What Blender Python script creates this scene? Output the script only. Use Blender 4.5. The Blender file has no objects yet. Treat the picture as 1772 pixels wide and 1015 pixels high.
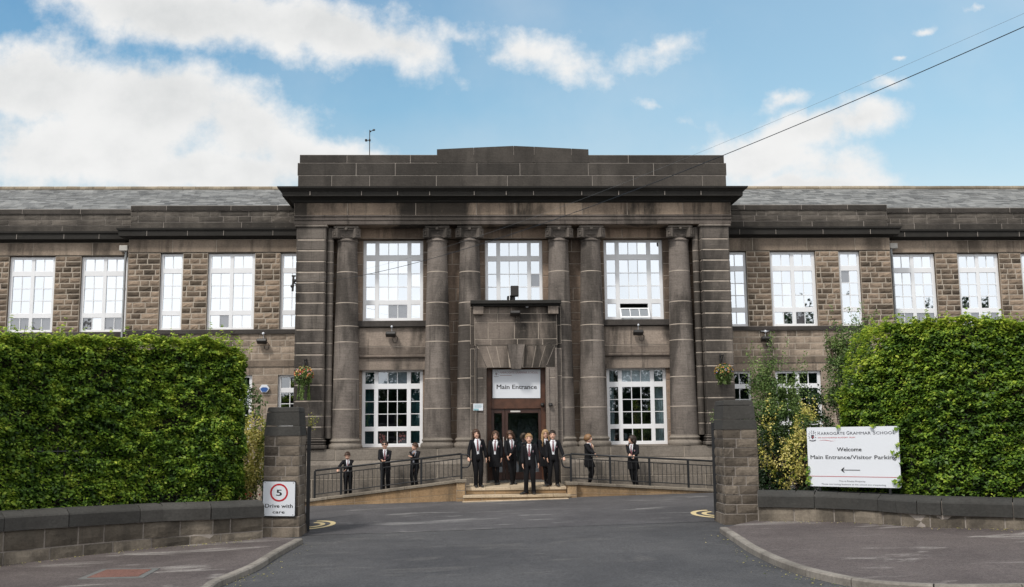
import bpy, math, random
import numpy as np
from math import sin, cos, tan, radians, pi, atan2, sqrt, hypot
from mathutils import Vector, Matrix, noise
from mathutils.geometry import tessellate_polygon
random.seed(7); RNG = np.random.default_rng(11)
SC = bpy.context.scene; COL = SC.collection

# ------------------------------------------------------------------ camera model (35 mm lens), used to measure the place
F = 35/36*1772; TH = math.atan(233/F); PSI = radians(2.3); RO = radians(.59); H = 2.0
def ray(px, py):
    a = (px-886)/F; b = (507.5-py)/F
    ar = a*cos(RO)+b*sin(RO); br = -a*sin(RO)+b*cos(RO)
    y = cos(TH)-br*sin(TH); z = sin(TH)+br*cos(TH); x = ar
    return (x*cos(PSI)+y*sin(PSI), -x*sin(PSI)+y*cos(PSI), z)
def PX(px, py, Y): x, y, z = ray(px, py); return x*Y/y
def PZ(py, Y, px=891): x, y, z = ray(px, py); return H+z*Y/y
def gz(x, y=0): return .03+.02*max(-60, min(60, x))
def G(px, py, up=0.0):
    x, y, z = ray(px, py); zz = 0.0
    for _ in range(6):
        t = (zz-H)/z; zz = gz(x*t)+up
    return Vector((x*t, y*t, zz))

# ------------------------------------------------------------------ helpers
def tag(o, label=None, cat=None, group=None, kind=None):
    if label: o['label'] = label
    if cat: o['category'] = cat
    if group: o['group'] = group
    if kind: o['kind'] = kind
    return o
def empty(name, loc, label, cat, group=None, rz=0):
    o = bpy.data.objects.new(name, None); COL.objects.link(o); o.location = loc; o.rotation_euler = (0, 0, rz)
    o.empty_display_size = .2
    return tag(o, label, cat, group)
def rootloc(p):
    l = Vector((0, 0, 0))
    while p is not None: l = l+Vector(p.location); p = p.parent
    return l
class MB:
    def __init__(s): s.v = []; s.f = []; s.m = []; s.t = []; s.post = None
    def add(s, vs, fs, mi=0, tone=.5):
        b = len(s.v)
        if s.post: vs = [s.post(v) for v in vs]
        s.v += [tuple(v) for v in vs]; s.f += [tuple(b+i for i in f) for f in fs]
        s.m += [mi]*len(fs); s.t += [tone]*len(fs)
    def box(s, x0, x1, y0, y1, z0, z1, mi=0, tone=.5):
        s.add([(x0,y0,z0),(x1,y0,z0),(x1,y1,z0),(x0,y1,z0),(x0,y0,z1),(x1,y0,z1),(x1,y1,z1),(x0,y1,z1)],
              [(0,3,2,1),(4,5,6,7),(0,1,5,4),(1,2,6,5),(2,3,7,6),(3,0,4,7)], mi, tone)
    def bbox(s, x0, x1, y0, y1, z0, z1, b=.01, mi=0, tone=.5):      # box with chamfered edges
        X = (x0, x0+b, x1-b, x1); Y = (y0, y0+b, y1-b, y1); Z = (z0, z0+b, z1-b, z1)
        V = []; idx = {}
        for i in range(4):
            for j in range(4):
                for k in range(4):
                    if sum(q in (0, 3) for q in (i, j, k)) == 1:
                        idx[(i,j,k)] = len(V); V.append((X[i], Y[j], Z[k]))
        fs = []
        g = idx
        for a in (0, 3):
            q = [g[(a,1,1)], g[(a,2,1)], g[(a,2,2)], g[(a,1,2)]]; fs.append(q if a else q[::-1])
            q = [g[(1,a,1)], g[(2,a,1)], g[(2,a,2)], g[(1,a,2)]]; fs.append(q[::-1] if a else q)
            q = [g[(1,1,a)], g[(2,1,a)], g[(2,2,a)], g[(1,2,a)]]; fs.append(q if a else q[::-1])
        n = lambda a: 1 if a == 0 else 2
        for a in (0, 3):
            for c in (0, 3):
                fs.append([g[(a,n(c),1)], g[(a,n(c),2)], g[(n(a),c,2)], g[(n(a),c,1)]])
                fs.append([g[(a,1,n(c))], g[(a,2,n(c))], g[(n(a),2,c)], g[(n(a),1,c)]])
                fs.append([g[(1,a,n(c))], g[(2,a,n(c))], g[(2,n(a),c)], g[(1,n(a),c)]])
                for e in (0, 3):
                    fs.append([g[(a,n(c),n(e))], g[(n(a),c,n(e))], g[(n(a),n(c),e)]])
        s.add(V, fs, mi, tone)
    def quad(s, a, b, c, d, mi=0, tone=.5): s.add([a,b,c,d], [(0,1,2,3)], mi, tone)
    def poly(s, pts, z0, z1, mi=0, tone=.5):                          # horizontal polygon prism, z may be callables of x,y
        f0 = z0 if callable(z0) else (lambda x, y: z0); f1 = z1 if callable(z1) else (lambda x, y: z1)
        n = len(pts)
        tr = tessellate_polygon([[Vector((p[0], p[1], 0)) for p in pts]])
        vs = [(p[0],p[1],f1(p[0],p[1])) for p in pts]+[(p[0],p[1],f0(p[0],p[1])) for p in pts]
        fs = [tuple(t) for t in tr]+[(i,(i+1)%n,n+(i+1)%n,n+i) for i in range(n)]
        s.add(vs, fs, mi, tone)
    def tube(s, pts, rad, n=8, mi=0, tone=.5, cap=True, flat=None):
        pts = [Vector(p) for p in pts]
        if not hasattr(rad, '__len__'): rad = [rad]*len(pts)
        vs = []; fs = []; up = None
        for i, p in enumerate(pts):
            d = (pts[min(i+1, len(pts)-1)]-pts[max(i-1, 0)])
            d = d.normalized() if d.length > 1e-9 else Vector((0,0,1))
            if up is None:
                up = d.orthogonal().normalized() if flat is None else (Vector(flat)-d*d.dot(Vector(flat))).normalized()
            up = (up-d*up.dot(d)).normalized(); w = d.cross(up)
            r = rad[i]; ru, rw = (r if hasattr(r, '__len__') else (r, r))
            for k in range(n):
                a = 2*pi*k/n
                vs.append(p+up*ru*cos(a)+w*rw*sin(a))
        for i in range(len(pts)-1):
            for k in range(n):
                fs.append((i*n+k, i*n+(k+1)%n, (i+1)*n+(k+1)%n, (i+1)*n+k))
        if cap:
            fs.append(tuple(range(n))[::-1]); fs.append(tuple((len(pts)-1)*n+k for k in range(n)))
        s.add(vs, fs, mi, tone)
    def ball(s, c, r, n=10, m=7, mi=0, tone=.5, R=None):
        if not hasattr(r, '__len__'): r = (r, r, r)
        vs = []; fs = []
        for j in range(m+1):
            ph = pi*j/m
            for k in range(n):
                a = 2*pi*k/n
                v = Vector((r[0]*sin(ph)*cos(a), r[1]*sin(ph)*sin(a), r[2]*cos(ph)))
                if R: v = R@v
                vs.append(Vector(c)+v)
        for j in range(m):
            for k in range(n): fs.append((j*n+k, (j+1)*n+k, (j+1)*n+(k+1)%n, j*n+(k+1)%n))
        s.add(vs, fs, mi, tone)
    def rings(s, secs, n=20, mi=0, tone=.5, closed=True, arc=None, power=2.0):
        """secs: (cx,cy,z,rx,ry[,open half angle]) horizontal sections; open at the front (-y)"""
        vs = []; fs = []
        for c in secs:
            cx, cy, z, rx, ry = c[:5]; op = c[5] if len(c) > 5 else 0
            for k in range(n):
                if arc: a = -pi/2+op+(2*pi-2*op)*k/(n-1)
                else: a = 2*pi*k/n-pi/2
                ca, sa = cos(a), sin(a)
                e = 2/power
                vs.append((cx+rx*math.copysign(abs(ca)**e, ca), cy+ry*math.copysign(abs(sa)**e, sa), z))
        m = n-1 if arc else n
        for i in range(len(secs)-1):
            for k in range(m): fs.append((i*n+k, i*n+(k+1)%n, (i+1)*n+(k+1)%n, (i+1)*n+k))
        if closed and not arc:
            fs.append(tuple(range(n))[::-1]); fs.append(tuple((len(secs)-1)*n+k for k in range(n)))
        s.add(vs, fs, mi, tone)
    def lathe(s, prof, c=(0,0), n=32, mis=None, tone=.5, a0=0, a1=2*pi):
        vs = []; full = abs(a1-a0-2*pi) < 1e-6
        m = n if full else n+1
        for r, z in prof:
            for k in range(m):
                a = a0+(a1-a0)*k/n
                vs.append((c[0]+r*cos(a), c[1]+r*sin(a), z))
        for i in range(len(prof)-1):
            fs = [(i*m+k, i*m+(k+1)%m, (i+1)*m+(k+1)%m, (i+1)*m+k) for k in range(n)]
            b = len(s.v) if i == 0 else b
            if i == 0:
                vv = [s.post(v) for v in vs] if s.post else vs
                s.v += [tuple(v) for v in vv]
            s.f += [tuple(b+q for q in f) for f in fs]
            s.m += [mis[i] if mis else 0]*n
            s.t += [tone[i] if hasattr(tone, '__len__') else tone]*n
    def build(s, name, mats, parent=None, smooth=False, local=False, autos=None, fix=False):
        if not s.v: return None
        me = bpy.data.meshes.new(name)
        off = Vector((0,0,0)) if (local or parent is None) else rootloc(parent)
        v = [(a-off[0], b-off[1], c-off[2]) for a, b, c in s.v] if off.length else s.v
        me.from_pydata(v, [], s.f)
        if not isinstance(mats, (list, tuple)): mats = [mats]
        for m in mats: me.materials.append(m)
        if len(mats) > 1: me.polygons.foreach_set('material_index', s.m)
        at = me.attributes.new('tone', 'FLOAT', 'FACE'); at.data.foreach_set('value', s.t)
        if smooth: me.polygons.foreach_set('use_smooth', [True]*len(me.polygons))
        me.update()
        if fix:
            import bmesh
            bm = bmesh.new(); bm.from_mesh(me); bmesh.ops.recalc_face_normals(bm, faces=bm.faces); bm.to_mesh(me); bm.free()
        if autos:
            try: me.set_sharp_from_angle(angle=radians(autos))
            except Exception: pass
        o = bpy.data.objects.new(name, me); COL.objects.link(o)
        if parent is not None: o.parent = parent
        return o
def copy_tree(o, parent=None):
    c = o.copy(); COL.objects.link(c)
    if parent is not None: c.parent = parent
    for ch in list(o.children): copy_tree(ch, c)
    return c

# ------------------------------------------------------------------ masonry
def block(mb, O, U, s0, s1, z0, z1, d=.0, j=.010, ch=.006, tone=.5, rock=0.0, dep=.03, mi=0):
    """one stone on a wall face: O (x,y), U unit direction along the wall, outward normal = (U.y,-U.x)"""
    N = (U[1], -U[0])
    a0, a1, b0, b1 = s0+j, s1-j, z0+j, z1-j
    if a1-a0 < .01 or b1-b0 < .01: return
    def p(s, z, q): return (O[0]+U[0]*s+N[0]*q, O[1]+U[1]*s+N[1]*q, z)
    if rock > 0:
        nx, nz = (4, 3); vs = []; 
        for r in range(nz+1):
            for c in range(nx+1):
                e = (r in (0, nz)) or (c in (0, nx))
                q = d if e else d+rock*random.uniform(.35, 1.0)
                vs.append(p(a0+(a1-a0)*c/nx+(0 if e else random.uniform(-.01,.01)), b0+(b1-b0)*r/nz, q))
        fs = [(r*(nx+1)+c, r*(nx+1)+c+1, (r+1)*(nx+1)+c+1, (r+1)*(nx+1)+c) for r in range(nz) for c in range(nx)]
        mb.add(vs, fs, mi, tone)
        mb.add([p(a0,b0,d),p(a1,b0,d),p(a1,b1,d),p(a0,b1,d),p(a0,b0,d-dep),p(a1,b0,d-dep),p(a1,b1,d-dep),p(a0,b1,d-dep)],
               [(0,4,5,1),(1,5,6,2),(2,6,7,3),(3,7,4,0)], mi, tone)
    else:
        mb.add([p(a0+ch,b0+ch,d),p(a1-ch,b0+ch,d),p(a1-ch,b1-ch,d),p(a0+ch,b1-ch,d),
                p(a0,b0,d-ch),p(a1,b0,d-ch),p(a1,b1,d-ch),p(a0,b1,d-ch),
                p(a0,b0,d-dep),p(a1,b0,d-dep),p(a1,b1,d-dep),p(a0,b1,d-dep)],
               [(0,1,2,3),(4,5,1,0),(5,6,2,1),(6,7,3,2),(7,4,0,3),(4,8,9,5),(5,9,10,6),(6,10,11,7),(7,11,8,4)], mi, tone)
def course(mb, O, U, s0, s1, z0, z1, bw, d=0, j=.010, ch=.006, tr=(.3,.7), rock=0, mort=1, dep=.03, back=.012):
    L = s1-s0
    if L <= .02: return
    if L < bw[0]*1.6: cuts = [s0, s1]
    else:
        cuts = [s0]; first = True
        while cuts[-1] < s1-1e-6:
            w = random.uniform(*bw)*(random.uniform(.45, 1) if first else 1); first = False
            n = cuts[-1]+w
            if s1-n < bw[0]*.55: n = s1
            cuts.append(min(n, s1))
    for a, b in zip(cuts, cuts[1:]):
        block(mb, O, U, a, b, z0, z1, d+(random.uniform(-.004,.004) if rock else random.uniform(-.0015,.0015)), j, ch, random.uniform(*tr), rock, dep)
    N = (U[1], -U[0]); q = d-back
    def p(s, z): return (O[0]+U[0]*s+N[0]*q, O[1]+U[1]*s+N[1]*q, z)
    mb.quad(p(s0,z0), p(s1,z0), p(s1,z1), p(s0,z1), mort, .5)
def wall(mb, O, U, s0, s1, z0, z1, opens, rowh, bw, d=0, rev=.15, **kw):
    """courses of stones round the openings (s0,s1,z0,z1); reveals rev deep"""
    an = {z0, z1}
    for o in opens:
        for q in (o[2], o[3]):
            if z0 < q < z1: an.add(q)
    an = sorted(an); rows = []
    for a, b in zip(an, an[1:]):
        if b-a < .03: continue
        n = max(1, round((b-a)/rowh))
        rows += [(a+(b-a)*i/n, a+(b-a)*(i+1)/n) for i in range(n)]
    for a, b in rows:
        bl = sorted((o[0], o[1]) for o in opens if o[2] < (a+b)/2 < o[3])
        cur = s0
        for q0, q1 in bl:
            if q0 > cur: course(mb, O, U, cur, min(q0, s1), a, b, bw, d, **kw)
            cur = max(cur, q1)
        if cur < s1: course(mb, O, U, cur, s1, a, b, bw, d, **kw)
    N = (U[1], -U[0])
    def p(s, z, q): return (O[0]+U[0]*s+N[0]*q, O[1]+U[1]*s+N[1]*q, z)
    for a, b, c, e in opens:
        q0, q1 = d-.006, d-rev
        mb.add([p(a,c,q0),p(b,c,q0),p(b,e,q0),p(a,e,q0),p(a,c,q1),p(b,c,q1),p(b,e,q1),p(a,e,q1)],
               [(0,1,5,4),(1,2,6,5),(2,3,7,6),(3,0,4,7)], 0, random.uniform(.35,.6))

# ------------------------------------------------------------------ materials
def newmat(name):
    m = bpy.data.materials.new(name); m.use_nodes = True
    nt = m.node_tree; b = nt.nodes['Principled BSDF']; return m, nt, b
def nd(nt, t, **kw):
    n = nt.nodes.new(t)
    for k, v in kw.items():
        if k.startswith('i_'):
            key = k[2:]; key = int(key) if key.isdigit() else key
            n.inputs[key].default_value = v
        else: setattr(n, k, v)
    return n
def math_(nt, op, a, b=None, c=None, clamp=False):
    n = nt.nodes.new('ShaderNodeMath'); n.operation = op; n.use_clamp = clamp
    for i, q in enumerate((a, b, c)):
        if q is None: continue
        if isinstance(q, (int, float)): n.inputs[i].default_value = q
        else: nt.links.new(q, n.inputs[i])
    return n.outputs[0]
def mixc(nt, fac, a, b, mode='MIX'):
    n = nt.nodes.new('ShaderNodeMix'); n.data_type = 'RGBA'; n.blend_type = mode
    for i, q in ((0, fac), (6, a), (7, b)):
        if isinstance(q, (int, float)): n.inputs[i].default_value = q
        elif isinstance(q, tuple): n.inputs[i].default_value = (*q, 1) if len(q) == 3 else q
        else: nt.links.new(q, n.inputs[i])
    return n.outputs[2]
def tcoord(nt, scale=(1,1,1), obj=True):
    tc = nt.nodes.new('ShaderNodeTexCoord'); mp = nt.nodes.new('ShaderNodeMapping')
    mp.inputs['Scale'].default_value = scale
    if obj: nt.links.new(tc.outputs['Object'], mp.inputs[0])
    else:
        g = nt.nodes.new('ShaderNodeNewGeometry'); nt.links.new(g.outputs['Position'], mp.inputs[0])
    return mp.outputs[0]
def noise_(nt, vec, sc, det=4, rough=.55, dist=0):
    n = nd(nt, 'ShaderNodeTexNoise', i_Scale=sc, i_Detail=det, i_Roughness=rough, i_Distortion=dist)
    nt.links.new(vec, n.inputs['Vector']); return n.outputs['Fac']
def ramp(nt, f, a, b, lo=0.0, hi=1.0):
    n = nd(nt, 'ShaderNodeMapRange', i_1=a, i_2=b, i_3=lo, i_4=hi); n.interpolation_type = 'SMOOTHSTEP'
    nt.links.new(f, n.inputs[0]); return n.outputs[0]
def attr(nt, name='tone'):
    a = nt.nodes.new('ShaderNodeAttribute'); a.attribute_name = name; return a.outputs['Fac']
def bump(nt, b, h, st=.3, dist=.01):
    n = nd(nt, 'ShaderNodeBump', i_Strength=st, i_Distance=dist); nt.links.new(h, n.inputs['Height']); nt.links.new(n.outputs[0], b.inputs['Normal'])
def stone(name, c0, c1, soot=(.03,.027,.024), soots=.5, tool=.35, bmp=.4, rough=.92, sscale=.7, lo=.46, hi=.62):
    m, nt, b = newmat(name)
    P1 = tcoord(nt, obj=False); Pv = tcoord(nt, (1,1,.28), obj=False); Ph = tcoord(nt, (1.5,1.5,26), obj=False)
    t = attr(nt)
    n1 = noise_(nt, P1, 2.3, 5); n2 = noise_(nt, P1, 22, 4, .65); n3 = noise_(nt, Ph, 1.6, 4, .6)
    f = math_(nt, 'ADD', t, math_(nt, 'MULTIPLY', math_(nt, 'SUBTRACT', n1, .5), .9), clamp=True)
    c = mixc(nt, f, c0, c1)
    st = ramp(nt, noise_(nt, Pv, sscale, 6, .6, .4), lo, hi)
    c = mixc(nt, math_(nt, 'MULTIPLY', st, soots), c, soot)
    Pr = tcoord(nt, (4.5,4.5,.35), obj=False)          # narrow run-off streaks
    st2 = ramp(nt, noise_(nt, Pr, 1.0, 5, .65, .3), .53, .70)
    c = mixc(nt, math_(nt, 'MULTIPLY', st2, soots*.75), c, soot)
    st3 = ramp(nt, noise_(nt, P1, 5.5, 5, .7, .5), .60, .74)
    c = mixc(nt, math_(nt, 'MULTIPLY', st3, .22), c, tuple(min(1, q*1.7) for q in c1))
    v = math_(nt, 'ADD', math_(nt, 'MULTIPLY', math_(nt, 'SUBTRACT', n3, .5), tool*1.6), math_(nt, 'MULTIPLY', math_(nt, 'SUBTRACT', n2, .5), .9))
    v = math_(nt, 'ADD', v, 1.0)
    cc = nd(nt, 'ShaderNodeCombineColor')
    for i in range(3): nt.links.new(v, cc.inputs[i])
    c = mixc(nt, 1.0, c, cc.outputs[0], 'MULTIPLY')
    nt.links.new(c, b.inputs['Base Color']); b.inputs['Roughness'].default_value = rough
    b.inputs['Specular IOR Level'].default_value = .2
    h = math_(nt, 'ADD', n2, math_(nt, 'MULTIPLY', n3, tool*2))
    bump(nt, b, h, bmp, .012)
    return m
def plain(name, col, rough=.5, metal=0, spec=.5, nz=.12, sc=8, bmp=0, emis=None):
    m, nt, b = newmat(name)
    if nz > 0:
        P1 = tcoord(nt)
        n = noise_(nt, P1, sc, 5)
        c = mixc(nt, math_(nt, 'ADD', math_(nt,'MULTIPLY', math_(nt,'SUBTRACT', n, .5), 2.0), .5, clamp=True), tuple(x*(1-nz) for x in col), tuple(min(1, x*(1+nz)) for x in col))
        nt.links.new(c, b.inputs['Base Color'])
        if bmp: bump(nt, b, n, bmp, .01)
    else: b.inputs['Base Color'].default_value = (*col, 1)
    b.inputs['Roughness'].default_value = rough; b.inputs['Metallic'].default_value = metal
    b.inputs['Specular IOR Level'].default_value = spec
    return m
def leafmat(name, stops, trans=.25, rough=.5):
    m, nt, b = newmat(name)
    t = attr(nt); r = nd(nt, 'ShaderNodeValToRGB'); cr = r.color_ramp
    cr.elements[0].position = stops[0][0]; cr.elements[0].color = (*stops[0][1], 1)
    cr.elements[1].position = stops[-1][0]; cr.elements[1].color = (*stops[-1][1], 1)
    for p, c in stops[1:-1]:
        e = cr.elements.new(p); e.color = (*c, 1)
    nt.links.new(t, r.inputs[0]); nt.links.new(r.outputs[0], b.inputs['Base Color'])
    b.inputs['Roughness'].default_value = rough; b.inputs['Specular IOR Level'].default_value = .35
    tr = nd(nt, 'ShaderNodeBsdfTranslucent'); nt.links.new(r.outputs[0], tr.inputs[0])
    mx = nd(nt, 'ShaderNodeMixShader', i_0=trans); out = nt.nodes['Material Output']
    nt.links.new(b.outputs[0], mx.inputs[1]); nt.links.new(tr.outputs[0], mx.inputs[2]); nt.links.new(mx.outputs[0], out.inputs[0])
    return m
def glassmat(name, fac, tint=(.9,.95,1)):
    m = bpy.data.materials.new(name); m.use_nodes = True; nt = m.node_tree; nt.nodes.clear()
    out = nd(nt, 'ShaderNodeOutputMaterial'); tr = nd(nt, 'ShaderNodeBsdfTransparent'); tr.inputs[0].default_value = (.75,.82,.85,1)
    gl = nd(nt, 'ShaderNodeBsdfGlossy'); gl.inputs[0].default_value = (*tint, 1); gl.inputs['Roughness'].default_value = .015
    mx = nd(nt, 'ShaderNodeMixShader', i_0=fac)
    nt.links.new(tr.outputs[0], mx.inputs[1]); nt.links.new(gl.outputs[0], mx.inputs[2]); nt.links.new(mx.outputs[0], out.inputs[0])
    return m
M = {}
M['parapet'] = stone('sooty_parapet_stone', (.036,.033,.030), (.095,.084,.074), soots=.55, tool=.25)
M['surround'] = stone('sooty_door_surround_stone', (.09,.076,.066), (.27,.225,.19), soots=.92, tool=.35, lo=.42, hi=.6)
M['cornice'] = stone('black_cornice_stone', (.026,.026,.024), (.05,.046,.042), soots=.3, tool=.25)
M['frieze'] = stone('brown_frieze_stone', (.14,.108,.085), (.44,.34,.255), soots=.92, tool=.2, lo=.46, hi=.6)
M['archi'] = stone('architrave_stone', (.088,.075,.067), (.18,.152,.132), soots=.75, tool=.5)
M['pier'] = stone('grey_pier_stone', (.085,.074,.066), (.215,.187,.162), soots=.75, tool=.5)
M['col'] = stone('column_stone', (.118,.102,.091), (.25,.216,.19), soots=.72, tool=.55, sscale=.8)
M['recess'] = stone('brown_recess_stone', (.17,.125,.096), (.38,.285,.215), soots=.6, tool=.2)
M['spandrel'] = stone('spandrel_stone', (.135,.11,.092), (.34,.28,.232), soots=.88, tool=.35)
M['sill'] = stone('dark_sill_stone', (.05,.045,.042), (.085,.075,.068), soots=.4, tool=.3)
M['podium'] = stone('podium_stone', (.15,.13,.108), (.26,.228,.195), soots=.35, tool=.3)
M['rock'] = stone('rock_faced_wall_stone', (.08,.062,.046), (.33,.25,.185), soots=.35, tool=0, bmp=.9, sscale=1.1)
M['dressed'] = stone('dressed_brown_stone', (.17,.135,.105), (.40,.32,.25), soots=.6, tool=.1, sscale=.9)
M['rubble'] = stone('sooty_rubble_stone', (.05,.045,.04), (.18,.158,.135), soots=.5, tool=.3, bmp=.8)
M['pillar'] = stone('gate_pillar_stone', (.085,.070,.056), (.225,.188,.15), soots=.55, tool=.1, bmp=.9, sscale=1.3)
M['coping'] = stone('dark_coping_stone', (.04,.04,.038), (.075,.072,.067), soots=.3, tool=.15, bmp=.5)
M['low'] = stone('garden_wall_stone', (.07,.060,.048), (.22,.188,.15), soots=.5, tool=.15, bmp=.8, sscale=1.5)
M['sand'] = stone('orange_sandstone', (.27,.175,.095), (.4,.28,.165), (.12,.09,.06), soots=.55, tool=.25, sscale=1.0)
M['yorkstone'] = stone('pale_step_stone', (.40,.32,.22), (.55,.45,.33), (.2,.16,.11), soots=.5, tool=.1)
M['rampcop'] = stone('ramp_coping_stone', (.17,.145,.115), (.27,.235,.19), (.07,.06,.05), soots=.45, tool=.2)
M['mortar'] = plain('lime_mortar', (.43,.37,.31), .95, nz=.25, sc=5)
M['mortar_d'] = plain('grey_mortar', (.31,.275,.245), .95, nz=.25, sc=5)
M['mortar_w'] = plain('sandy_mortar', (.42,.365,.30), .95, nz=.2, sc=5)
M['upvc'] = plain('white_window_plastic', (.82,.83,.85), .35, nz=.03, sc=3)
M['glass_hi'] = glassmat('bright_window_glass', .86)
M['glass_lo'] = glassmat('clear_window_glass', .26)
M['glass_door'] = glassmat('door_glass', .34)
M['poster'] = plain('mauve_blind', (.23,.18,.185), .8, nz=.1)
M['blind'] = plain('grey_roller_blind', (.36,.38,.41), .8, nz=.05)
M['blind_w'] = plain('white_roller_blind', (.8,.82,.84), .8, nz=.03)
M['display'] = plain('dark_display_card', (.03,.02,.018), .8, nz=.1)
M['dark'] = plain('dark_room', (.025,.025,.025), .9, nz=0)
M['roomfloor'] = plain('room_floor', (.05,.045,.04), .9, nz=0)
M['curtain'] = plain('grey_blue_curtain', (.36,.42,.44), .9, nz=.15, sc=3)
M['foyer'] = plain('foyer_paint', (.34,.33,.32), .8, nz=.1)
M['teal'] = plain('teal_curtain', (.03,.09,.1), .9, nz=.2, sc=3)
M['wood'] = plain('varnished_wood', (.085,.036,.02), .45, nz=.4, sc=5)
M['door'] = plain('dark_brown_door', (.055,.027,.021), .35, nz=.2, sc=6)
M['iron'] = plain('black_painted_iron', (.012,.013,.015), .45, nz=.2, sc=20)
M['white'] = plain('white_sign_face', (.72,.75,.80), .4, nz=.02, sc=2)
M['black'] = plain('black_paint', (.012,.012,.014), .5, nz=0)
M['red'] = plain('red_paint', (.5,.012,.02), .45, nz=0)
M['navy'] = plain('sign_lettering_grey', (.10,.10,.12), .5, nz=0)
M['ltgrey'] = plain('pale_grey_print', (.35,.36,.38), .5, nz=0)
M['skin'] = plain('skin', (.62,.37,.27), .55, nz=.06, sc=14)
M['eye'] = plain('eyes', (.035,.022,.016), .3, nz=0)
M['lip'] = plain('lips', (.38,.12,.10), .5, nz=0)
M['blazer'] = plain('black_blazer_cloth', (.0085,.0088,.011), .85, spec=.2, nz=.3, sc=25)
M['trouser'] = plain('black_trouser_cloth', (.007,.007,.0085), .9, spec=.2, nz=.3, sc=25)
M['shirt'] = plain('white_shirt', (.72,.74,.78), .8, nz=.06, sc=12)
M['jumper'] = plain('grey_jumper', (.22,.23,.27), .9, nz=.1, sc=12)
M['scarf'] = plain('beige_scarf', (.5,.34,.24), .9, nz=.2, sc=12)
M['shoe'] = plain('black_shoe', (.012,.011,.011), .3, nz=0)
def tiemat():
    m, nt, b = newmat('maroon_striped_tie'); P1 = tcoord(nt)
    w = nd(nt, 'ShaderNodeTexWave', i_Scale=14.0); w.bands_direction = 'DIAGONAL'; nt.links.new(P1, w.inputs[0])
    c = mixc(nt, ramp(nt, w.outputs['Fac'], .72, .85), (.13,.012,.024), (.34,.2,.22)); nt.links.new(c, b.inputs['Base Color']); b.inputs['Roughness'].default_value = .7
    return m
M['tie'] = tiemat()
def slatemat():
    m, nt, b = newmat('weathered_roof_slate'); P1 = tcoord(nt, obj=False); Ps = tcoord(nt, (3,1,1), obj=False)
    t = attr(nt); n1 = noise_(nt, P1, 1.2, 6, .65); n2 = noise_(nt, P1, 18, 4)
    f = math_(nt, 'ADD', math_(nt,'MULTIPLY', t, .7), math_(nt,'MULTIPLY', math_(nt,'SUBTRACT', n1, .4), 1.1), clamp=True)
    c = mixc(nt, f, (.088,.089,.088), (.31,.31,.30)); c = mixc(nt, ramp(nt, n2, .55, .8), c, (.34,.345,.31))
    nt.links.new(c, b.inputs['Base Color']); b.inputs['Roughness'].default_value = .7; bump(nt, b, n2, .4, .01); return m
M['slate'] = slatemat()
M['ridge'] = stone('ridge_tile', (.22,.18,.13), (.34,.29,.22), soots=.3, tool=0)
def asphalt(name, c0, c1, patch, pf=.5, sc=.35):
    m, nt, b = newmat(name); P1 = tcoord(nt, obj=False); Px = tcoord(nt, (.5,1.6,1), obj=False)
    n1 = noise_(nt, P1, sc, 6, .6, .3); n2 = noise_(nt, P1, 30, 6, .85); n4 = noise_(nt, P1, 4.5, 5, .7); n3 = noise_(nt, Px, .9, 6, .62, .6)
    v = nd(nt, 'ShaderNodeTexVoronoi', i_Scale=95.0); nt.links.new(P1, v.inputs['Vector'])
    c = mixc(nt, ramp(nt, n1, .35, .65), c0, c1)
    c = mixc(nt, math_(nt,'MULTIPLY', ramp(nt, n3, .56, .66), pf), c, patch)
    cc = nd(nt, 'ShaderNodeCombineColor'); q = math_(nt, 'ADD', math_(nt,'ADD', math_(nt,'MULTIPLY', math_(nt,'SUBTRACT', n2, .5), 3.4), math_(nt,'MULTIPLY', math_(nt,'SUBTRACT', n4, .5), .7)), math_(nt,'ADD', math_(nt,'MULTIPLY', math_(nt,'SUBTRACT', v.outputs['Distance'], .4), .5), 1.0))
    for i in range(3): nt.links.new(q, cc.inputs[i])
    c = mixc(nt, 1.0, c, cc.outputs[0], 'MULTIPLY'); nt.links.new(c, b.inputs['Base Color'])
    b.inputs['Roughness'].default_value = .85; b.inputs['Specular IOR Level'].default_value = .3
    bump(nt, b, math_(nt,'ADD', v.outputs['Distance'], n2), .5, .008); return m
M['road'] = asphalt('dark_road_asphalt', (.052,.052,.055), (.076,.075,.077), (.13,.124,.118), .35)
M['yard'] = asphalt('worn_yard_asphalt', (.062,.060,.063), (.085,.082,.085), (.20,.195,.19), .7)
M['pave'] = asphalt('reddish_pavement_asphalt', (.074,.061,.059), (.105,.088,.084), (.25,.23,.215), .8, .5)
M['kerb'] = stone('kerb_stone', (.17,.155,.135), (.28,.255,.225), (.1,.09,.08), soots=.5, tool=0, bmp=.5)
M['soil'] = plain('dark_soil', (.035,.026,.018), .95, nz=.4, sc=3)
M['paint'] = plain('worn_cream_road_paint', (.62,.50,.27), .7, nz=.15, sc=9)
M['patch'] = asphalt('red_patch_asphalt', (.15,.075,.06), (.19,.10,.08), (.2,.15,.13), .3)
M['cover'] = plain('grey_metal_frame', (.13,.13,.125), .7, nz=.2)
M['grey'] = plain('grey_downpipe', (.38,.40,.41), .5, nz=.1)
M['greybox'] = plain('pale_hopper', (.5,.48,.44), .6, nz=.15)
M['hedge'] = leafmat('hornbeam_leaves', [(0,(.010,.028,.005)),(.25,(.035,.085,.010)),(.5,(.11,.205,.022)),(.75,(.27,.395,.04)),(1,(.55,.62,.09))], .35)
M['hedgecore'] = plain('hedge_branches', (.018,.018,.009), .95, nz=.4, sc=6)
M['shrub'] = leafmat('shrub_leaves', [(0,(.02,.045,.012)),(.5,(.085,.15,.035)),(1,(.24,.33,.10))], .25)
M['yellow'] = leafmat('golden_leaves', [(0,(.04,.08,.01)),(.3,(.16,.22,.025)),(.55,(.50,.45,.10)),(1,(.80,.70,.28))], .25)
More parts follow.
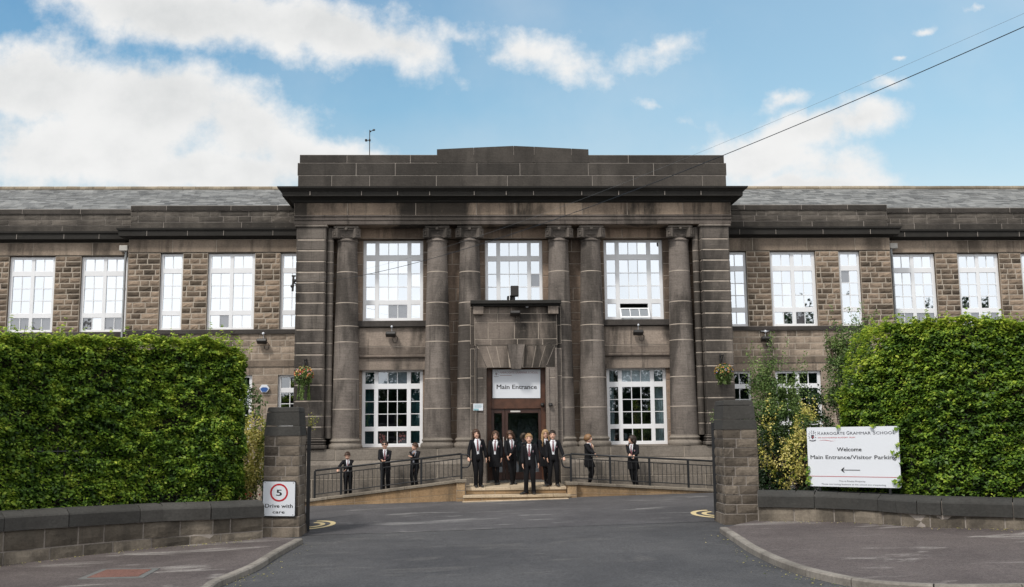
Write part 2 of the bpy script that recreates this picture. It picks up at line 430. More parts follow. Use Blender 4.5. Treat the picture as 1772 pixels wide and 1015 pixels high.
M['darkleaf'] = leafmat('dark_shrub_leaves', [(0,(.008,.02,.006)),(.6,(.02,.05,.012)),(1,(.05,.10,.02))], .2)
M['flower'] = leafmat('flower_petals', [(0,(.5,.05,.06)),(.25,(.6,.22,.07)),(.5,(.72,.50,.16)),(.75,(.16,.10,.38)),(1,(.6,.2,.36))], .2)
M['redfl'] = leafmat('red_petals', [(0,(.5,.01,.01)),(1,(.6,.03,.03))], .2)
M['twig'] = plain('brown_twig', (.06,.04,.025), .9, nz=.3)
M['hair_brown'] = plain('brown_hair', (.06,.028,.014), .6, nz=.45, sc=60)
M['hair_auburn'] = plain('auburn_hair', (.05,.024,.013), .6, nz=.45, sc=60)
M['hair_blond'] = plain('blond_hair', (.34,.21,.10), .55, nz=.35, sc=60)
M['hair_fair'] = plain('fair_hair', (.22,.12,.055), .55, nz=.35, sc=60)
M['hair_dark'] = plain('dark_hair', (.025,.014,.009), .6, nz=.45, sc=60)
M['blue'] = plain('blue_box', (.03,.10,.32), .4, nz=.05)
M['cyan'] = plain('pale_blue_print', (.25,.45,.5), .5, nz=0)
M['tank'] = plain('lamp_housing', (.02,.018,.017), .5, nz=.1)
M['wire_grey'] = plain('weathered_grey_wire', (.16,.17,.18), .6, nz=0)
M['strip'] = plain('pale_metal_strip', (.6,.58,.55), .35, nz=.05)
# ------------------------------------------------------------------ the school building
XC = 1.26
B = empty('school_building', (XC, 29, 0), 'sooty sandstone school with six giant columns, parapet and two long slate-roofed wings', 'building')
YF, YW, YG = 29.0, 29.75, 29.86
Zc = lambda py, Y=YF: PZ(py, Y)
ZPOD, ZARC, ZFRI, ZCORB, ZCORT = Zc(773.5), Zc(388), Zc(371.5), Zc(349), Zc(320.5, 28.5)
EX = (1, 0)
# --- podium under the columns
mb = MB()
for (d, z0, z1, x0, x1) in ((.12, -.6, .62, -6.62, 6.62), (.12, .62, 1.0, -6.62, 6.62), (.03, 1.13, ZPOD-.012, -6.55, 6.55)):
    # split round the doorway
    for a, b in ((x0, -1.25), (1.25, x1)):
        course(mb, (XC, YF-d), EX, a, b, z0, z1, (1.1, 2.2), dep=.05)
for a, b in ((-6.62, -1.25), (1.25, 6.62)):
    mb.add([(XC+a,YF-.12,1.0),(XC+b,YF-.12,1.0),(XC+b,YF-.04,1.13),(XC+a,YF-.04,1.13),(XC+a,YF+.3,1.0),(XC+b,YF+.3,1.0),(XC+b,YF+.3,1.13),(XC+a,YF+.3,1.13)],
           [(0,1,2,3),(0,3,7,4),(1,5,6,2),(4,5,1,0)], 0, .6)
    mb.box(XC+a+.07, XC+b-(.07 if b > 2 else 0), YF-.03+.012, YF+.95, ZPOD-.03, ZPOD, 0, .6)
    for s in ([XC+a] if a < -2 else [XC+b]):
        mb.box(s-.01, s+.01, YF-.1, YF+1.2, -.6, 1.0, 0, .4)
mb.build('podium', [M['podium'], M['mortar_w']], B)
# --- corner piers: banded stones with a moulded base and cap
def offs(a, b, py, Y): return (PX(b, py, Y)-PX(a, py, Y))/2
p_out = 6.42; p_in = 5.56
joints = [Zc(y) for y in (773.5, 763, 755)]
zs = []
y = 755.0
zs = [Zc(755)]
pyj = [735,716.5,690.5,663,635,611,590.5,568,543,522,504,487,469,450.5,432,413.5]
for q in pyj: zs.append(Zc(q))
zs.append(ZARC-.05)
for sgn in (-1, 1):
    mb = MB()
    a, b = (-p_out, -p_in) if sgn < 0 else (p_in, p_out)
    for z0, z1 in zip(zs, zs[1:]):
        t = random.uniform(.15, .75)
        block(mb, (XC, YF), EX, a, b, z0, z1, 0, .012, .02, t, dep=.05)
        # outer and inner returns
        if sgn < 0:
            block(mb, (XC-p_out, YF+1.3), (0,-1), 0, 1.3, z0, z1, 0, .008, .02, t, dep=.05)
            block(mb, (XC-p_in, YF), (0,1), 0, .8, z0, z1, 0, .008, .02, t, dep=.05)
        else:
            block(mb, (XC+p_out, YF), (0,1), 0, 1.3, z0, z1, 0, .008, .02, t, dep=.05)
            block(mb, (XC+p_in, YF+.8), (0,-1), 0, .8, z0, z1, 0, .008, .02, t, dep=.05)
    mb.box(XC+a+.014, XC+b-.014, YF+.014, YF+1.3, ZPOD, ZARC-.02, 1)
    # slim rounded inner shaft beside the pier
    ix = XC+(-p_in+.10 if sgn < 0 else p_in-.10)
    prof = []; mis = []
    for z0, z1 in zip(zs, zs[1:]):
        prof += [(.10, z0+.008), (.10, z1-.008)]
    prof = [(.10, zs[0]), (.10, zs[-1])]
    mb.lathe(prof, (ix, YF+.28), 16, None, .55)
    for z in zs[1:-1]: mb.lathe([(.1015, z-.01), (.1015, z+.01)], (ix, YF+.28), 16, [1])
    # base mouldings: follow the pier, as horizontal rounded slabs
    zb = [ZPOD, ZPOD+.13, ZPOD+.2, Zc(755)]
    for (e, q0, q1) in ((.10, ZPOD+.002, ZPOD+.12), (.055, ZPOD+.12, ZPOD+.2), (.075, ZPOD+.2, ZPOD+.27), (.03, ZPOD+.27, Zc(755)+.01)):
        x0, x1 = XC+a-(e if sgn < 0 else 0), XC+b+(e if sgn > 0 else 0)
        x0 -= (0 if sgn < 0 else e*.8); x1 += (e*.8 if sgn < 0 else 0)
        mb.bbox(x0, x1, YF-e, YF+1.1, q0, q1, min(.03, (q1-q0)*.42), 0, .6)
    # cap
    mb.bbox(XC+a-.05, XC+b+.05, YF-.05, YF+1.2, ZARC-.075, ZARC-.004, .02, 0, .95)
    o = mb.build('corner_pier', [M['pier'], M['mortar']], B)
# --- recessed wall between the piers with its window openings
wx = [(-4.55, -2.745), (2.745, 4.55)]
gz0, gz1 = Zc(771, YG), Zc(638, YG)
uz0, uz1 = Zc(555, YG), Zc(415.5, YG)
cz0 = Zc(519, YG)
opens = []
for a, b in wx: opens += [(a, b, gz0, gz1), (a, b, uz0, uz1)]
opens += [(-.87, .87, cz0-.4, uz1), (-.86, .86, -.2, Zc(634, 29.6))]
mb = MB()
wall(mb, (XC, YW), EX, -p_in, p_in, ZPOD-.2, ZARC-.30, opens, .375, (.5, 1.1), rev=.2, dep=.04)
mb.build('recess_wall', [M['recess'], M['mortar']], B)
mb = MB(); course(mb, (XC, YW-.16), EX, -p_in, p_in, ZARC-.30, ZARC+.05, (2.4,3.6), dep=.1, tr=(.8,1)); mb.box(XC-p_in, XC+p_in, YW-.14, YW+.35, ZARC-.298, ZARC+.1, 0, .8); mb.build('lintel_beam', [M['recess'], M['mortar']], B)
# spandrel panels between the columns
for a, b in ((-4.95, -2.35), (2.35, 4.95)):
    mb = MB(); yy = YW-.14
    zt = uz0-.20; z1 = Zc(598, yy); z2 = Zc(612, yy); z3 = Zc(617, yy)
    course(mb, (XC, yy), EX, a, b, z1, zt, (9, 9), dep=.13, tr=(.6,.9))
    course(mb, (XC, yy), EX, a, b, z2, z1, (9, 9), dep=.13, tr=(.2,.4))
    mb.bbox(XC+a, XC+b, yy-.05, YW, z3+.0, z2-.003, .02, 0, .2)
    course(mb, (XC, yy+.03), EX, a, b, gz1-.02, z3, (9, 9), dep=.1, tr=(.6,.8))
    mb.build('spandrel_panel', [M['spandrel'], M['mortar']], B)
    mb = MB(); mb.bbox(XC+a+.02, XC+b-.02, yy-.10, YG-.02, uz0-.19, uz0-.004, .015)
    mb.build('window_sill', [M['sill']], B)
    mb = MB(); mb.bbox(XC+a+.3, XC+b-.3, YW-.10, YG-.02, gz0-.10, gz0-.004, .015)
    mb.build('window_sill', [M['podium']], B)
# --- columns
def make_column():
    zb, zt = Zc(755, 29.4), Zc(416, 29.2)
    pyc = [705, 653, 589, 561.5, 521.5, 468]
    def R(z):
        t = (z-zb)/(zt-zb); return .405-.115*t**1.25
    cuts = [zb]+[Zc(q, 29.1) for q in pyc]+[zt]
    mb = MB(); prof = []; mis = []; tn = []
    for i, (a, b) in enumerate(zip(cuts, cuts[1:])):
        n = 4; t = random.uniform(.35, .65)
        for k in range(n+1):
            z = a+.012+(b-a-.024)*k/n; prof.append((R(z), z)); mis.append(0); tn.append(t)
        mis[-1] = 1
    mb.lathe([(r, z) for r, z in prof], (0, 0), 48, mis[:-1], tn)
    # apophyge and necking
    mb.lathe([(R(zt)+.002, zt-.02), (R(zt)+.035, zt+.01), (R(zt)+.035, zt+.03), (R(zt)-.0, zt+.05), (R(zt)-.0, zt+.1), (.34, zt+.17)], (0, 0), 48, None, .8)
    sh = mb.build('column', [M['col'], M['mortar']], B, smooth=True, autos=35, local=True)
    # base
    mb = MB(); z = ZPOD; q = zb-z
    mb.lathe([(.48,z+.003),(.5,z+.05),(.5,z+.09),(.47,z+q*.45),(.43,z+q*.5),(.425,z+q*.6),(.45,z+q*.68),(.455,z+q*.78),(.43,z+q*.88),(.41,z+q*.92),(.406,zb+.012)], (0,0), 48, None, .65)
    o = mb.build('column_base', [M['podium']], sh, smooth=True, autos=35, local=True)
    # capital with square scroll volutes
    mb = MB(); zt2 = ZARC
    mb.box(-.24, .24, -.30, .3, zt+.10, zt2-.14, 0, .1)
    mb.bbox(-.37, .37, -.37, .3, zt2-.085, zt2-.004, .02, 0, .8)
    mb.bbox(-.33, .33, -.33, .3, zt2-.14, zt2-.088, .015, 0, .5)
    for s in (-1, 1):
        b = MB(); c = Vector((s*.31, -.31, (zt+.07+zt2-.09)/2)); hh = (zt2-.09-zt-.07)/2
        b.bbox(-.10, .10, -.06, .14, -hh, hh, .015, 0, .4)
        for k, (w, e) in enumerate(((.082, .075), (.045, .088))):
            hz = hh*w/.1
            for (x0, x1, z0, z1) in ((-w, w, hz-.016, hz), (-w, w, -hz, -hz+.016), (-w, -w+.016, -hz+.016, hz-.016), (w-.016, w, -hz+.016, hz-.016)):
                b.box(x0, x1, -e, -.05, z0, z1, 0, .7)
        Rm = Matrix.Rotation(radians(32*s), 3, 'Z')
        mb.add([Rm@Vector(v)+c for v in b.v], b.f, 0, .45)
    mb.ball((0,-.38,zt2-.10), (.05,.03,.055), 8, 6, 0, .5)
    o = mb.build('capital', [M['pier']], sh, local=True)
    return sh
col0 = make_column()
cx = [-4.98, -2.30, -1.335, 1.335, 2.30, 4.98]
for i, x in enumerate(cx):
    o = col0 if i == 0 else copy_tree(col0, B)
    o.location = (x, 29.45-29, 0)
# --- entablature
mb = MB()
hw = 6.5
course(mb, (XC, YF), EX, -hw, hw, ZFRI, ZCORB+.05, (1.0, 2.2), tr=(.2,.95), dep=.06)
for s, U, O in ((-1, (0,-1), (XC-hw, YF+1.5)), (1, (0,1), (XC+hw, YF))):
    course(mb, O, U, 0, 1.5, ZFRI, ZCORB+.05, (1, 1.6), tr=(.2,.9), dep=.06)
    course(mb, O, U, 0, 1.5, ZARC, ZFRI, (1, 1.6), tr=(.2,.9), dep=.06)
mb.box(XC-hw+.02, XC+hw-.02, YF+.02, YF+1.5, ZARC+.002, ZCORB+.04, 0, .4)
mb.build('frieze', [M['frieze'], M['mortar']], B)
mb = MB(); zz = ZARC+(ZFRI-ZARC)
h = ZFRI-ZARC
for (e, a, b) in ((.045, .82, 1.0), (.02, .45, .82), (.0, 0.02, .45)):
    course(mb, (XC, YF-.01), EX, -hw, hw, ZARC+h*a, ZARC+h*b-.002, (2.2, 4.2), d=e, tr=(.3,.7), dep=.1, j=.002)
mb.build('architrave', [M['archi'], M['mortar']], B)
# --- main cornice: one moulded profile run round the block
def run_profile(mb, prof, x0, x1, yb, tone=.4, mi=0, back=None):
    """prof: list of (projection, z), swept left return - front - right return with mitred corners"""
    vs = []; n = len(prof)
    for (e, z) in prof:
        bk = back if back is not None else yb+1.4
        vs += [(x0-e, bk, z), (x0-e, yb-e, z), (x1+e, yb-e, z), (x1+e, bk, z)]
    fs = []
    for i in range(n-1):
        for k in range(3): fs.append((i*4+k, i*4+k+1, (i+1)*4+k+1, (i+1)*4+k))
    mb.add(vs, fs, mi, tone)
zt = ZCORT; zb = ZCORB
mb = MB()
run_profile(mb, [(.0, zb-.03), (.05, zb), (.06, zb+.04), (.16, zb+.10), (.30, zb+.115), (.30, zb+.12)], XC-hw, XC+hw, YF, .2)
run_profile(mb, [(.30, zb+.12), (.31, zb+.30), (.33, zb+.31), (.33, zt-.12), (.36, zt-.09), (.42, zt-.05), (.435, zt-.0), (.40, zt+.004), (.0, zt+.04), (-.5, zt+.045)], XC-hw, XC+hw, YF, .55)
x = XC-hw+.5
while x < XC+hw:
    mb.box(x, x+.018, YF-.337, YF-.32, zb+.13, zt-.13, 1, .5); x += random.uniform(.8, 1.5)
mb.build('cornice', [M['cornice'], M['mortar_d']], B)
# --- parapet
Y_P = YF+.08
hz = [ZCORT+.03, Zc(303, Y_P), Zc(281.5, Y_P), Zc(267.5, Y_P)]
mb = MB()
for i, hwp in enumerate((6.42, 6.44, 6.38)):
    course(mb, (XC, Y_P), EX, -hwp, hwp, hz[i], hz[i+1], (1.1, 2.7), tr=(.2,.8) if i else (.5,1), dep=.4 if i < 2 else .03, j=.010)
    for s, U, O in ((-1, (0,-1), (XC-hwp, Y_P+4)), (1, (0,1), (XC+hwp, Y_P))):
        course(mb, O, U, 0, 4, hz[i], hz[i+1], (1.1, 2), tr=(.2,.8), dep=.1)
mb.box(XC-6.36, XC+6.36, Y_P+.02, Y_P+4, hz[0], hz[3]-.006, 0, .4)
# raised centre with a shallow gable top
zl, zm = Zc(258, Y_P), Zc(252, Y_P)
xs = [-2.31, -1.2, 0, .62, 1.75, 2.27]
def topz(x): return zl+(zm-zl)*(1-max(0, abs(x)-.1)/2.2)
for a, b in zip(xs, xs[1:]):
    t = random.uniform(.25,.75); g = .008
    mb.add([(XC+a+g,Y_P,hz[2]+g),(XC+b-g,Y_P,hz[2]+g),(XC+b-g,Y_P,topz(b)),(XC+a+g,Y_P,topz(a)),
            (XC+a+g,Y_P+.5,hz[2]+g),(XC+b-g,Y_P+.5,hz[2]+g),(XC+b-g,Y_P+.5,topz(b)),(XC+a+g,Y_P+.5,topz(a))],
           [(0,1,2,3),(3,2,6,7),(1,5,6,2),(4,0,3,7),(5,4,7,6)], 0, t)
mb.add([(XC-2.29,Y_P+.012,hz[2]),(XC+2.25,Y_P+.012,hz[2]),(XC+2.25,Y_P+.012,topz(2.25)-.01),(XC,Y_P+.012,topz(0)-.01),(XC-2.29,Y_P+.012,topz(2.29)-.01)], [(0,1,2,3,4)], 1)
# cut the coping row behind the raised centre is simply a touch further back
for v in range(len(mb.v)):
    pass
mb.build('parapet', [M['parapet'], M['mortar_d']], B)

# --- windows
SIDE = [(.052,.198,1), (.265,.735,3), (.802,.948,1)]
SROW = [(.03,.18,1), (.25,.735,3), (.795,.955,1)]
DBL = [(.07,.46,2), (.54,.93,2)]; SGL = [(.13,.90,2)]
WROW = [(.035,.19,1), (.26,.745,3), (.81,.965,1)]
CROW = [(.04,.26,1), (.345,.985,3)]
def window(x0, x1, z0, z1, Y, cols, rows, glass, opened=False, topopen=False, curtains=None, papers=(), blind=None, display=False):
    w = x1-x0; hh = z1-z0
    fr = MB(); gl = MB(); po = MB()
    def comp(l):
        out = []; c = 0
        for a, b, n in l: out.append((c, a)); c = b
        out.append((c, 1)); return out
    for a, b in comp(cols): fr.bbox(x0+a*w, x0+b*w, Y, Y+.07, z0, z1, .006)
    for a, b in comp(rows): fr.bbox(x0+.004, x1-.004, Y+.004, Y+.066, z1-b*hh, z1-a*hh, .006)
    # rebate shadow lines of the sashes
    skip = None
    for ci, (a, b, n) in enumerate(cols):
        for ri, (c, d, m) in enumerate(rows):
            X0, X1, Z1, Z0 = x0+a*w, x0+b*w, z1-c*hh, z1-d*hh
            op = (opened and ci == 1 and ri == len(rows)-1)
            if op:
                # bottom-hung sash tilted outwards
                t = .19; th = .03
                def q(x, u, o=0): return (x, Y-.01-sin(.32)*0+(-t*(1-u))*1.0+o, Z0-.05+(Z1-Z0)*.80*u)
                for (xa, xb, u0, u1) in ((X0-.03, X1+.03, 0, .14), (X0-.03, X1+.03, .88, 1), (X0-.03, X0+.02, .14, .88), (X1-.02, X1+.03, .14, .88), (X0+(X1-X0)/3-.012, X0+(X1-X0)/3+.012, .14,.88), (X0+2*(X1-X0)/3-.012, X0+2*(X1-X0)/3+.012, .14,.88)):
                    fr.add([q(xa,u0),q(xb,u0),q(xb,u1),q(xa,u1),q(xa,u0,.03),q(xb,u0,.03),q(xb,u1,.03),q(xa,u1,.03)], [(0,1,2,3),(4,7,6,5),(0,4,5,1),(2,6,7,3),(1,5,6,2),(0,3,7,4)])
                gl.quad(q(X0,.1,.015), q(X1,.1,.015), q(X1,.9,.015), q(X0,.9,.015), 1)
                continue
            for k in range(1, n): fr.box(X0+(X1-X0)*k/n-.011, X0+(X1-X0)*k/n+.011, Y+.018, Y+.05, Z0, Z1)
            for k in range(1, m): fr.box(X0, X1, Y+.016, Y+.052, Z0+(Z1-Z0)*k/m-.011, Z0+(Z1-Z0)*k/m+.011)
            for i in range(n):
                for k in range(m):
                    xa, xb = X0+(X1-X0)*i/n, X0+(X1-X0)*(i+1)/n; za, zb2 = Z0+(Z1-Z0)*k/m, Z0+(Z1-Z0)*(k+1)/m
                    t1, t2 = random.uniform(-.0035,.0035), random.uniform(-.0035,.0035)
                    yy = Y+.035
                    pp = (ci, ri, i, m-1-k) in papers
                    gl.quad((xa, yy-t1-t2, za), (xb, yy+t1-t2, za), (xb, yy+t1+t2, zb2), (xa, yy-t1+t2, zb2), 2 if pp else 0)
                    if pp: po.quad((xa, Y+.052, za), (xb, Y+.052, za), (xb, Y+.052, zb2), (xa, Y+.052, zb2))
    f = fr.build('window', [M['upvc']], B)
    gl.build('pane', [glass, M['glass_door'], M['glass_lo']], f)
    po.build('blind', [M['poster']], f)
    if blind:
        a, b, n_ = cols[1]; c, d, m_ = rows[0]; q = MB(); q.quad((x0+a*w,Y+.06,z1-d*hh-.02),(x0+b*w,Y+.06,z1-d*hh-.02),(x0+b*w,Y+.06,z1-c*hh),(x0+a*w,Y+.06,z1-c*hh)); q.build('blind', [M[blind]], f)
    if display:
        a, b, n_ = cols[1]; c, d, m_ = rows[-1]
        for i in (0, 2):
            xa, xb = x0+w*(a+(b-a)*i/3)+.02, x0+w*(a+(b-a)*(i+1)/3)-.02; za, zb2 = z1-d*hh, z1-c*hh-.03; q = MB(); q.quad((xa,Y+.06,za),(xb,Y+.06,za),(xb,Y+.06,zb2),(xa,Y+.06,zb2)); q.build('display_card', [M['display']], f)
            q = MB()
            for _ in range(16):
                cx_, cz_, r_ = random.uniform(xa+.03, xb-.03), random.uniform(za+.03, zb2-.03), random.uniform(.014,.03); q.add([(cx_+r_*cos(t), Y+.0585-.0002*_, cz_+r_*sin(t)) for t in [2*pi*k/8 for k in range(8)]], [tuple(range(8))])
            q.build('display_dots', [M['lip']], f)
    if curtains:
        cb = MB()
        for (a, b, mt) in curtains:
            n = 14; vs = []
            for i in range(n+1):
                x = x0+w*(a+(b-a)*i/n); y = Y+.22+.03*sin(i*1.7)
                vs += [(x,y,z0+.05),(x,y,z1-.03)]
            cb.add(vs, [(2*i,2*i+2,2*i+3,2*i+1) for i in range(n)], 0)
        cb.build('curtain', [M[curtains[0][2]]], f, smooth=True)
    return f
for a, b in wx:
    cur = [(.0,.22,'teal'),(.8,1.0,'teal')] if a < 0 else [(.0,.14,'curtain'),(.82,1.0,'curtain')]
    window(XC+a, XC+b, gz0, gz1, YG, SIDE, SROW, M['glass_lo'], curtains=cur, blind='blind' if a < 0 else 'blind_w', display=a < 0)
    window(XC+a, XC+b, uz0, uz1, YG, SIDE, SROW, M['glass_hi'], opened=a > 0, papers=((1,2,1,0),(1,2,2,0)) if a < 0 else ())
window(XC-.87, XC+.87, cz0-.02, uz1, YG, SIDE, CROW, M['glass_hi'], papers=((2,1,0,1),))

# --- door surround with hood, flat arch and keystone
YS = 28.86
mb = MB()
jo, ji = 1.33, .86
zh = Zc(635.5, YS)
def jamb(x0, x1):
    cuts = [.35]+[Zc(q, YS) for q in (780, 704, 653, 633, 602.5)]
    for a, b in zip(cuts, cuts[1:]):
        course(mb, (XC, YS), EX, x0, x1, a, b, (3, 3), dep=.3, tr=(.35,.7), ch=.01)
for s in (-1, 1):
    mb = MB(); jamb(*sorted((s*1.20, s*ji)))
    mb.bbox(*sorted((XC+s*.875, XC+s*.955)), YS-.035, YS+.02, .4, zh-.01, .012, 0, .7); mb.bbox(*sorted((XC+s*1.13, XC+s*1.195)), YS-.03, YS+.02, .4, Zc(602, YS), .012, 0, .4)
    a, b = sorted((s*1.20, s*jo))
    wall(mb, (XC, YS+.09), EX, a, b, .35, Zc(602, YS), [], .75, (3,3), dep=.2, tr=(.2,.5))
    for x in (XC+s*ji,):   # inner reveal
        U = (0, 1) if s < 0 else (0, -1); O = (x, YS if s < 0 else YG-.05)
        wall(mb, O, U, 0, YG-.05-YS, .35, zh, [], .75, (3,3), dep=.1, tr=(.4,.6))
    mb.build('door_jamb', [M['col'], M['mortar']], B)
mb = MB()
# flat arch voussoirs
za, zb_ = zh, Zc(597, YS)
xs0 = [-.86,-.66,-.46,-.2]; xs1 = [-1.13,-.86,-.58,-.25]
for s in (-1, 1):
    for i in range(3):
        a0, a1, b0, b1 = xs0[i]*-s, xs0[i+1]*-s, xs1[i]*-s, xs1[i+1]*-s
        if s > 0: a0, a1, b0, b1 = a1, a0, b1, b0
        a0, a1, b0, b1 = sorted((a0, a1))+sorted((b0, b1)); g = .011
        mb.add([(XC+a0+g,YS,za+g),(XC+a1-g,YS,za+g),(XC+b1-g,YS,zb_-g),(XC+b0+g,YS,zb_-g),(XC+a0+g,YS+.3,za+g),(XC+a1-g,YS+.3,za+g),(XC+b1-g,YS+.3,zb_-g),(XC+b0+g,YS+.3,zb_-g)],
               [(0,1,2,3),(0,4,5,1),(1,5,6,2),(3,2,6,7),(4,0,3,7)], 0, random.uniform(.5,.9))
    # end stone beside the arch
    a, b = sorted((s*.87, s*1.2)); 
mb.add([(XC-1.2,YS+.012,za),(XC+1.2,YS+.012,za),(XC+1.2,YS+.012,zb_),(XC-1.2,YS+.012,zb_)], [(0,1,2,3)], 1)
for s in (-1, 1):
    q = [(s*.87,za+.006),(s*1.2,za+.006),(s*1.2,zb_-.006),(s*1.14,zb_-.006)]
    if s < 0: q = q[::-1]
    mb.add([(XC+x,YS,z) for x, z in q], [(0,1,2,3)], 0, .45)
mb.box(XC-1.2, XC+1.2, YS+.02, YW, za+.003, zb_, 0, .4)
# upper panel courses
zr = [zb_, Zc(586, YS), Zc(557, YS), Zc(542, YS), Zc(530, YS)]
course(mb, (XC, YS), EX, -1.2, 1.2, zr[0], zr[1], (.5,.8), dep=.1, d=.02, tr=(.4,.8))
course(mb, (XC, YS), EX, -1.2, 1.2, zr[1], zr[2], (.65,.8), dep=.1, tr=(.3,.7))
course(mb, (XC, YS), EX, -1.2, 1.2, zr[2], zr[3], (.5,.8), dep=.1, tr=(.5,1))
course(mb, (XC, YS), EX, -1.2, 1.2, zr[3], zr[4], (.6,.9), dep=.1, tr=(.5,1))
mb.box(XC-1.22, XC+1.22, YS+.02, YW, zr[0], zr[4]+.02, 0, .4)
for s in (-1, 1): mb.bbox(XC+s*1.09-.15, XC+s*1.09+.15, YS-.16, YS+.02, zr[4]-.24, zr[4]-.003, .01, 0, 1)
# stone infill beside the panel, up to the hood
for s in (-1, 1):
    a, b = sorted((s*1.2, s*jo)); wall(mb, (XC, YS+.09), EX, a, b, zb_+.05, Zc(530, YS), [], .5, (3,3), dep=.2, tr=(.1,.4))
    mb.box(*sorted((XC+s*1.21, XC+s*(jo-.01))), YS+.11, YW, .35, zr[4], 0, .3)
mb.build('door_surround', [M['surround'], M['mortar']], B)
mb = MB()
zk = Zc(637, YS)
mb.add([(XC-.13,YS-.11,zk-.02),(XC+.13,YS-.11,zk-.02),(XC+.25,YS-.13,zb_+.02),(XC-.25,YS-.13,zb_+.02),(XC-.15,YS+.1,zk-.02),(XC+.15,YS+.1,zk-.02),(XC+.28,YS+.1,zb_+.02),(XC-.28,YS+.1,zb_+.02)],
       [(0,1,2,3),(0,4,5,1),(1,5,6,2),(3,2,6,7),(4,0,3,7)], 0, .5)
mb.build('keystone', [M['col']], B)
mb = MB(); zt_ = Zc(518.5, 28.58)
mb.bbox(XC-1.32, XC+1.32, 28.58, YG-.02, zt_-.11, zt_, .015, 0, .3)
mb.bbox(XC-1.27, XC+1.27, 28.66, YG-.03, zt_-.165, zt_-.112, .015, 0, .2)
mb.build('door_hood', [M['cornice']], B)
# --- entrance door
DY = 29.2; zd0 = .50; zd1 = Zc(707, DY)
dr = MB()
for s in (-1, 1): dr.bbox(XC+s*.795-.065, XC+s*.795+.065, DY-.04, DY+.1, zd0, zh+.02, .008)
dr.bbox(XC-.73, XC+.73, DY-.038, DY+.098, zd1, Zc(689.5, DY), .008)
dr.bbox(XC-.73, XC+.73, DY-.036, DY+.096, zh-.05, zh+.02, .008)
dr.box(XC-.73, XC+.73, DY+.02, DY+.06, Zc(689.5, DY)-.01, zh)
fr = dr.build('door_frame', [M['wood']], B)
xm = XC-.33
gl = MB(); d2 = MB()
for (a, b) in ((XC-.73, xm-.004), (xm+.004, XC+.73)):
    z0, z1 = zd0+.02, zd1-.005
    sw = .085
    d2 = MB()
    d2.bbox(a, a+sw, DY+.0, DY+.05, z0, z1, .005); d2.bbox(b-sw, b, DY+.0, DY+.05, z0, z1, .005)
    d2.bbox(a+sw, b-sw, DY+.001, DY+.049, z0, z0+.22, .005); d2.bbox(a+sw, b-sw, DY+.001, DY+.049, z1-.12, z1, .005)
    o = d2.build('door', [M['door']], B)
    g = MB(); g.quad((a+sw, DY+.03, z0+.22), (b-sw, DY+.03, z0+.22), (b-sw, DY+.03, z1-.12), (a+sw, DY+.03, z1-.12)); g.build('glass', [M['glass_door']], o)
    hx = b-sw*.5 if a < xm-.1 and b < xm+.1 else a+sw*.5
    g = MB(); g.tube([(hx, DY-.002, z0+.95), (hx, DY-.05, z0+.97), (hx, DY-.05, z0+1.2), (hx, DY-.002, z0+1.22)], .011, 8); g.build('handle', [M['strip']], o)
mb = MB(); mb.bbox(XC-.17, XC+.12, DY-.012, DY-.001, zd1-.10, zd1-.055, .004); mb.build('door_strip', [M['strip']], B)
mb = MB(); mb.box(XC-.86, XC+.86, DY-.25, DY+.1, .3, zd0+.01); mb.build('door_sill', [M['cover']], B)

# --- wings
YN, YFAR = 30.2, 30.68
Zn = lambda py, px=400: PZ(py, YN, px)
zn = dict(wt=Zn(437.5), wb=Zn(570), lt=Zn(414), cb=Zn(411), ct=Zn(397, 400), p1=Zn(383), p2=Zn(363.5), p3=Zn(355))
gzt, gzb = Zn(649), Zn(768)
xl_near = PX(222, 450, YN); xr_near = PX(1541, 450, YN)
L_END, R_END = -21.5, 25.0
print('near', xl_near, xr_near, zn)
def wpx(a, b, Y, py=505): return (PX(a, py, Y), PX(b, py, Y))
wins = {'L': [], 'R': []}
secs = [('L', YN, xl_near, XC-p_out+.02, [(358,440,'D'),(275.5,315,'S'),(484,523,'S')]),
        ('L', YFAR, L_END, xl_near, [(138,219,'D'),(13,93,'D'),(-112,-32,'D')]),
        ('R', YN, XC+p_out-.02, xr_near, [(1254,1294,'S'),(1335,1414,'D'),(1454.5,1491.5,'S')]),
        ('R', YFAR, xr_near, R_END, [(1545,1622,'D'),(1661,1733,'D'),(1771,1845,'D'),(1884,1958,'D')])]
